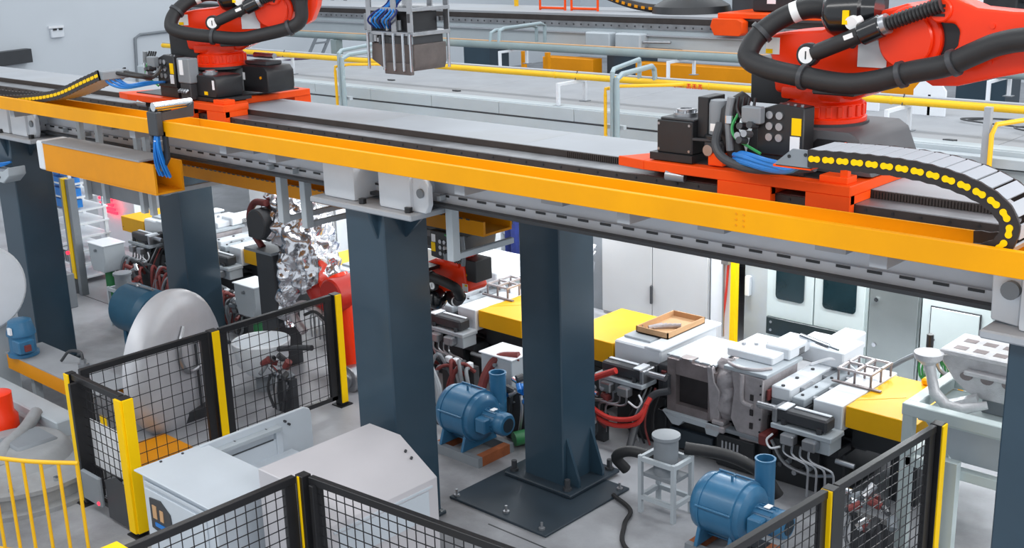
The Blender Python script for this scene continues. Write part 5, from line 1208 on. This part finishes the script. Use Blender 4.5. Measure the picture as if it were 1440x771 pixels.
for y in (5.55, 5.8): MB().cyl((-10.1, y, 1.0), (-10.1, y, 1.012), .014, n=8).build('screw', 'charcoal', t, world=True)
# upright plate
pl = [(6.0, .2), (7.42, .2), (7.42, .92), (7.4, .985), (7.33, 1.02), (6.0, 1.02)]
MB().prism(pl, 'x', -10.12, -10.08).build('upright_plate', 'cabinet_white', t, bevel=.008, world=True)
MB().b(-10.08, -9.98, 6.05, 6.95, .9, .94).build('shelf_rail', 'pale_grey', t, world=True)
MB().b(-10.08, -10.04, 6.1, 6.9, .55, .8).b(-10.08, -10.03, 6.9, 6.98, .5, .9).build('recess_panel', 'cabinet_white', t, bevel=.005, world=True)
MB().b(-10.04, -10.03, 6.12, 6.86, .8, .812).build('recess_line', 'charcoal', t, world=True)
for y, z in ((7.05, .95), (7.1, .9), (6.95, .7), (6.8, .93), (6.4, .93)): MB().cyl((-10.08, y, z), (-10.05, y, z), .014, n=8).build('screw', 'charcoal', t, world=True)
MB().b(-10.05, -9.3, 6.06, 7.1, 0, .62).build('rear_body', 'cabinet_white', t, bevel=.01, world=True)
# right box with sloped shoulder
pr = [(-9.3, 0), (-7.7, 0), (-7.7, 1.0), (-8.2, 1.3), (-8.62, 1.3), (-9.3, .9)]
MB().prism([(-8.66, 0), (-7.7, 0), (-7.7, 1.0), (-8.2, 1.3), (-8.66, 1.3)], 'y', 5.72, 7.08).build('right_box', 'warm_white', t, bevel=.008, world=True)
MB().prism([(-9.3, .0), (-8.66, .0), (-8.66, 1.25), (-8.9, 1.12), (-9.3, .9)], 'y', 6.12, 7.05).build('link_box', 'warm_white', t, bevel=.008, world=True)
MB().b(-7.7, -7.69, 5.85, 6.95, .62, .9).b(-7.7, -7.685, 5.8, 7.0, .92, .94).build('side_panel', 'cabinet_white', t, world=True)
for y, z in ((6.98, 1.1), (6.98, 1.2)): MB().cyl((-7.95-(z-1.1)*.8, y, 1.15+(z-1.1)*.5), (-7.94-(z-1.1)*.8, y, 1.17+(z-1.1)*.5), .014, n=8).build('screw', 'charcoal', t, world=True)
# ================================================================== LEFT FURNACE AREA
t = thing('dished_disc', 'large silver dished disc standing upright behind the left fence', 'disc', (-13.0, 7.6, 0))
MB().lathe((-13.2, 7.5, .8), (.92, .39, 0), [(.2, 0), (.86, .0), (.94, .04), (.95, .12), (.93, .2), (.86, .27), (.7, .3), (.3, .31)], 56).build('dish', 'silver_disc', t, world=True)
MB().tube([(-12.9, 7.62, 1.3), (-12.83, 7.5, 1.1), (-12.83, 7.5, .85), (-12.86, 7.62, .7), (-12.95, 7.85, .7)], .03, n=8, sm=6).build('bent_pipe', 'steel', t, world=True)
MB().bar((-12.96, 7.8, 1.0), (-12.96, 7.8, .0), .03, .02).build('rod', 'charcoal', t, world=True)
MB().b(-13.4, -12.9, 7.2, 8.0, 0, .14).build('cradle', 'charcoal', t, world=True)
MB().cyl((-13.02, 7.8, 1.05), (-12.93, 7.84, 1.05), .05, n=14).build('boss', 'steel', t, world=True)
MB().b(-12.75, -12.1, 6.3, 7.1, 0, .06).build('floor_plinth', 'amber', label='yellow floor plinth behind the gate panel below the silver disc', cat='plinth', bevel=.01)
t = thing('blue_drum', 'dark blue drum on its side behind the large silver disc', 'drum', (-15.4, 8.55, 0))
MB().lathe((-15.95, 8.55, .75), (1, 0, 0), [(.1, 0), (.33, .02), (.37, .06), (.37, .7), (.33, .74), (.3, .78)], 36).build('shell', 'teal_blue', t, world=True)
for x in (-15.7, -15.35): MB().b(x-.04, x+.04, 8.3, 8.8, 0, .5).build('saddle', 'teal_blue', t, world=True)
MB().cyl((-15.9, 8.55, 1.12), (-15.2, 8.55, 1.14), .02, n=8).build('top_rod', 'steel', t, world=True)
MB().ball((-15.6, 8.55, 1.13), .04).build('top_eye', 'steel', t, world=True)
t = thing('white_disc', 'upright white round cover at the left edge', 'disc', (-15.7, 6.35, 0))
MB().lathe((-15.75, 6.32, 1.6), (1, 0, 0), [(.2, 0), (.56, .0), (.6, .03), (.6, .1), (.56, .14), (.2, .16)], 48).build('cover', 'white_paint', t, world=True)
MB().b(-16.2, -15.75, 5.9, 6.7, 0, 1.5).build('stand', 'pale_grey', t, bevel=.02, world=True)
t = thing('blue_motor', 'blue upright motor on the yellow arm at the left edge', 'motor', (-15.2, 6.55, .72))
MB().lathe((0, 0, 0), (0, 0, 1), [(.2, 0), (.2, .04), (.17, .05), (.17, .28), (.19, .29), (.19, .32), (.17, .4), (.15, .48), (.1, .5)], 28).build('body', 'blue_paint', t)
MB().b(.05, .26, -.17, .05, .08, .26).build('terminal_box', 'blue_paint', t, bevel=.015)
MB().b(.02, .1, -.19, -.16, .33, .42).build('name_plate', 'paper', t)
MB().b(.26, .3, -.1, -.02, .12, .2).build('red_gland', 'dull_red', t)
t = thing('swing_beam', 'yellow boxed swing beam at left passing behind the fence corner', 'beam', (-14.3, 6.75, .4))
MB().b(-15.45, -13.2, 6.42, 6.44, .5, .7).build('web', 'amber', t, world=True)
MB().b(-15.5, -13.0, 6.42, 6.95, .7, .715).build('top_plate', 'roof_dust', t, world=True)
MB().b(-15.45, -13.0, 6.93, 6.95, .5, .7).build('rear_web', 'amber', t, world=True)
MB().cyl((-14.05, 6.8, .715), (-14.05, 6.8, .78), .07, n=12).cyl((-14.05, 6.8, .78), (-14.05, 6.8, .84), .04, n=10).build('lubricator', 'steel', t, world=True)
MB().tube([(-14.05, 6.8, .84), (-14.1, 6.8, .92), (-14.3, 6.75, .9), (-14.45, 6.7, .75)], .02, n=8, sm=5).build('cable', 'charcoal', t, world=True)
MB().b(-15.0, -14.9, 6.5, 6.6, 0, .5).build('strut', 'pale_grey', t, world=True)
MB().b(-13.6, -13.5, 6.5, 6.6, 0, .5).build('strut', 'pale_grey', t, world=True)
t = thing('furnace_base', 'grey round furnace tilting base with bolted flange at the lower left', 'furnace', (-13.2, 5.3, 0))
MB().lathe((-13.0, 5.35, 0), (0, 0, 1), [(1.12, 0), (1.12, .05), (.98, .06), (.98, .2), (1.04, .21), (1.04, .26), (.8, .27), (.62, .3), (.55, .42), (.5, .45)], 56).build('pedestal', 'furnace_grey', t, world=True)
for k in range(12):
    a = 2*PI*k/12; MB().cyl((-13.0+.92*math.cos(a), 5.35+.92*math.sin(a), .26), (-13.0+.92*math.cos(a), 5.35+.92*math.sin(a), .31), .03, n=6).build('flange_bolt', 'chrome', t, world=True)
MB().prism([(-15.7, .0), (-13.6, .0), (-13.4, .1), (-13.2, .3), (-13.6, .4), (-15.6, .4)], 'y', 5.85, 6.3).build('body', 'furnace_grey', t, bevel=.05, seg=3, world=True)
MB().prism([(-13.3, .3), (-12.7, .3), (-12.75, .48), (-13.25, .48)], 'y', 5.25, 5.75).build('upper_block', 'mid_grey', t, bevel=.03, world=True)
MB().b(-15.7, -13.1, 5.9, 6.2, .1, .5).build('side_box', 'pale_grey', t, bevel=.015, world=True)
MB().tube([(-13.6, 5.9, .5), (-13.3, 5.6, .46), (-13.0, 5.2, .42), (-12.6, 5.0, .36)], .08, n=12, sm=5).build('rib', 'furnace_grey', t, world=True)
MB().b(-12.75, -12.5, 5.3, 5.6, .28, .4).build('pink_cover', 'bright_red', t, bevel=.03, world=True)
t = thing('hydraulic_ram', 'orange red hydraulic ram at the lower left edge', 'ram', (-13.92, 5.58, .27))
MB().lathe((-13.92, 5.58, .275), (0, 0, 1), [(.22, 0), (.22, .2), (.18, .26), (.18, .5), (.1, .52)], 24).build('ram_body', 'robot_orange', t, world=True)
# yellow hand railing (arc)
t = thing('hand_railing', 'yellow tubular hand railing curving at the lower left corner', 'railing', (-11.6, 4.8, 0))
arc = [(-11.9, 4.2), (-11.5, 4.34), (-11.25, 4.45), (-10.89, 4.64), (-10.52, 4.9)]
MB().tube([(x, y, 1.1) for x, y in arc], .022, n=10, sm=6).build('top_tube', 'rail_yellow', t, world=True)
MB().tube([(x, y, .08) for x, y in arc], .018, n=10, sm=6).build('bottom_tube', 'rail_yellow', t, world=True)
AP = catmull([Vector((x, y, 0)) for x, y in arc], 24); acc = 0; last = AP[0]
for p in AP[1:]:
    acc += (p-last).length; last = p
    if acc > .185:
        acc = 0; MB().cyl((p.x, p.y, .0), (p.x, p.y, 1.1), .018, n=10).build('baluster', 'rail_yellow', t, world=True)
t = thing('ladle_bowl', 'white enamelled ladle bowl hanging behind the left fence panel', 'ladle', (-13.1, 8.9, .0))
MB().lathe((-13.1, 8.9, .22), (0, 0, 1), [(.06, 0), (.22, .04), (.34, .18), (.39, .4), (.4, .5), (.37, .5), (.34, .3), (.1, .1)], 32).build('bowl', 'cool_white', t, world=True)
MB().cyl((-13.1, 8.9, 0), (-13.1, 8.9, .23), .12, n=16).build('foot', 'mid_grey', t, world=True)
MB().tube([(-12.7, 8.9, .68), (-12.4, 8.95, .75), (-12.1, 9.0, .8)], .04, n=8, sm=4).build('handle', 'charcoal', t, world=True)
valve_cluster(-12.2, 8.6, .6, 'cluster of red and steel valves behind the left fence near the ladle bowl', 14, 21)
# far-left background machine with lit ring and shelves
t = thing('parts_shelf', 'white rack shelf with blue bins behind the left edge column', 'shelf', (-21.5, 11.2, 0))
for x in (-21.9, -21.1):
    for y in (10.9, 11.5): MB().b(x-.03, x+.03, y-.03, y+.03, 0, 2.3).build('upright', 'cool_white', t, world=True)
for k in range(9): MB().b(-21.95, -21.05, 10.85, 11.55, .25*k+.1, .25*k+.13).build('shelf_board', 'cool_white', t, world=True)
for k in range(4): 
    for j in range(3): MB().b(-21.9+.28*j, -21.66+.28*j, 10.86, 11.1, 1.42+.2*k, 1.57+.2*k).build('bin', 'cable_blue', t, world=True)
for k in range(12): MB().b(-21.9+.07*k, -21.86+.07*k, 10.84, 11.0, .4, .55+.03*(k % 4)).build('part', 'steel', t, world=True)
for o_ in [o for o in bpy.data.objects if o.name == 'parts_shelf']: o_.location = (-20.55, 10.25, 0)
t = thing('marker_post', 'yellow light curtain post in front of the rack shelf at left', 'post', (-20.35, 10.2, 0))
MB().b(-20.42, -20.3, 10.15, 10.25, .3, 2.1).build('yellow_face', 'tape', t, world=True)
MB().b(-20.3, -20.2, 10.17, 10.3, 0, 2.1).b(-20.52, -20.42, 10.17, 10.3, 0, 2.1).build('housing', 'mid_grey', t, world=True)
MB().cyl((-20.5, 10.13, .75), (-20.5, 10.17, .75), .03, n=10).build('red_lamp', 'led_red', t, world=True)
t.location = (-19.6, 9.6, 0)
t = thing('heater_ring', 'glowing red ribbed heater ring behind the left casting machine', 'heater', (-21.2, 13.2, 0))
t.location = (-22.5, 11.8, 0)
for k in range(11):
    a = -1.0+.24*k; MB().bar((-21.0-.4*math.cos(a), 13.2, 1.1+.45*math.sin(a)), (-20.5-.4*math.cos(a), 13.2, 1.1+.45*math.sin(a)), .045, .045).build('rib', 'led_red', t, world=True)
MB().b(-21.7, -20.2, 13.3, 13.5, 0, 2.0).build('back_panel', 'cool_white', t, world=True)
for k in range(5): MB().b(-20.5+.15*k, -20.4+.15*k, 13.15, 13.3, 1.35, 1.42).build('red_tip', 'bright_red', t, world=True)
t = thing('floor_cabinet', 'low grey cabinet box with white slats beside the left edge column', 'cabinet', (-19.2, 8.9, 0))
MB().b(-.35, .3, -.3, .3, 0, .6).build('body', 'mid_grey', t, bevel=.01)
for k in range(4): MB().bar((-.33, -.31, .12+.12*k), (.28, -.31, .12+.12*k), .02, .05).build('slat', 'cool_white', t)
# ================================================================== RIGHT WORKPIECE FRAME
t = thing('workpiece_frame', 'pale grey welded frame table holding castings at the right', 'frame', (-3.9, 10.7, 0))
for x in (-4.5, -3.2):
    for y in (10.35, 11.3): MB().b(x-.05, x+.05, y-.05, y+.05, 0, 1.42).build('leg', 'mint', t, world=True)
for y in (10.35, 11.3): MB().b(-4.56, -3.14, y-.06, y+.06, 1.42, 1.54).b(-4.5, -3.2, y-.05, y+.05, .9, 1.0).build('rail', 'mint', t, bevel=.008, world=True)
for x in (-4.5, -3.2): MB().b(x-.06, x+.06, 10.4, 11.25, 1.42, 1.54).b(x-.04, x+.04, 10.4, 11.25, .9, 1.0).build('end_rail', 'mint', t, bevel=.008, world=True)
MB().b(-4.44, -3.26, 10.4, 11.25, 1.36, 1.41).build('pan', 'mint', t, world=True)
MB().prism([(-4.4, 1.36), (-3.3, 1.36), (-3.55, 1.02), (-4.1, 1.02)], 'y', 10.45, 11.2).build('chute', 'pale_grey', t, world=True)
MB().b(-4.1, -3.95, 10.2, 10.3, 0, 1.1).build('brace_post', 'mint', t, world=True)
t = thing('gating_casting', 'silver curved casting runner with cup resting on the frame table', 'casting', (-4.2, 10.6, 1.41))
MB().tube([(-4.47, 10.62, 1.9), (-4.43, 10.62, 1.75), (-4.38, 10.6, 1.6), (-4.25, 10.58, 1.5), (-4.1, 10.6, 1.49), (-3.9, 10.7, 1.55)], [.06, .05, .055, .055, .055, .04], n=12, ).build('runner', 'bright_alu', t, world=True)
MB().lathe((-4.47, 10.62, 1.86), (0, 0, 1), [(.06, 0), (.13, .06), (.14, .12), (.1, .13)], 18).build('pouring_cup', 'bright_alu', t, world=True)
MB().bar((-4.3, 10.62, 1.47), (-4.0, 10.7, 1.6), .1, .06).build('feeder', 'bright_alu', t, world=True)
t = thing('engine_casting', 'large rough aluminium cylinder head casting on the frame table', 'casting', (-3.9, 11.05, 1.41)); t.scale = (1, 1, .7); t.location = (-3.9, 10.98, 1.555)
MB().b(-.1, .2, -.15, .2, -.2, 0).build('spacer', 'mid_grey', t)
MB().b(.35, .6, -.15, .2, -.2, 0).build('spacer', 'mid_grey', t)
MB().prism([(-.5, .42), (-.38, .2), (-.25, .06), (-.1, .0), (.75, .0), (.8, .3), (.8, .62), (-.4, .6), (-.52, .52)], 'y', -.2, .25).build('body', 'bright_alu', t, bevel=.02)
MB().b(-.5, .8, -.28, .3, .58, .66).build('top_flange', 'bright_alu', t, bevel=.015)
for i in range(6):
    for j in range(2): MB().b(-.4+.19*i, -.28+.19*i, -.2+.24*j, -.1+.24*j, .652, .664).build('port', 'mold_steel', t)
for i in range(5): MB().cyl((-.25+.2*i, -.22, .3), (-.25+.2*i, -.19, .3), .06, n=12).build('side_port', 'mold_steel', t)
MB().b(-.25, .75, -.3, -.2, .35, .42).build('side_flange', 'bright_alu', t, bevel=.015)
t = thing('cable_hook', 'black rod with green and silver cable loops behind the right yellow cover', 'cables', (-5.3, 12.6, 0))
MB().cyl((-5.3, 12.6, 0), (-5.3, 12.6, 1.45), .04, n=10).build('rod', 'black_metal', t, world=True)
for k in range(4):
    P_ = [(-5.25+.14*math.cos(a)+.04*k, 12.55, 1.05+.2*math.sin(a)-.02*k) for a in [i*PI/6 for i in range(13)]]
    MB().tube(P_, .014, n=6).build('green_loop', 'cable_green', t, world=True)
P_ = [(-5.0+.16*math.cos(a), 12.5, 1.2+.16*math.sin(a)) for a in [i*PI/8 for i in range(17)]]
MB().tube(P_, .028, n=8).build('silver_loop', 'steel', t, world=True)
MB().tube([(-5.75, 12.5, .95), (-5.5, 12.5, 1.15), (-5.3, 12.55, 1.25), (-5.1, 12.55, 1.2)], .03, n=8, sm=5).build('grey_hose', 'mid_grey', t, world=True)
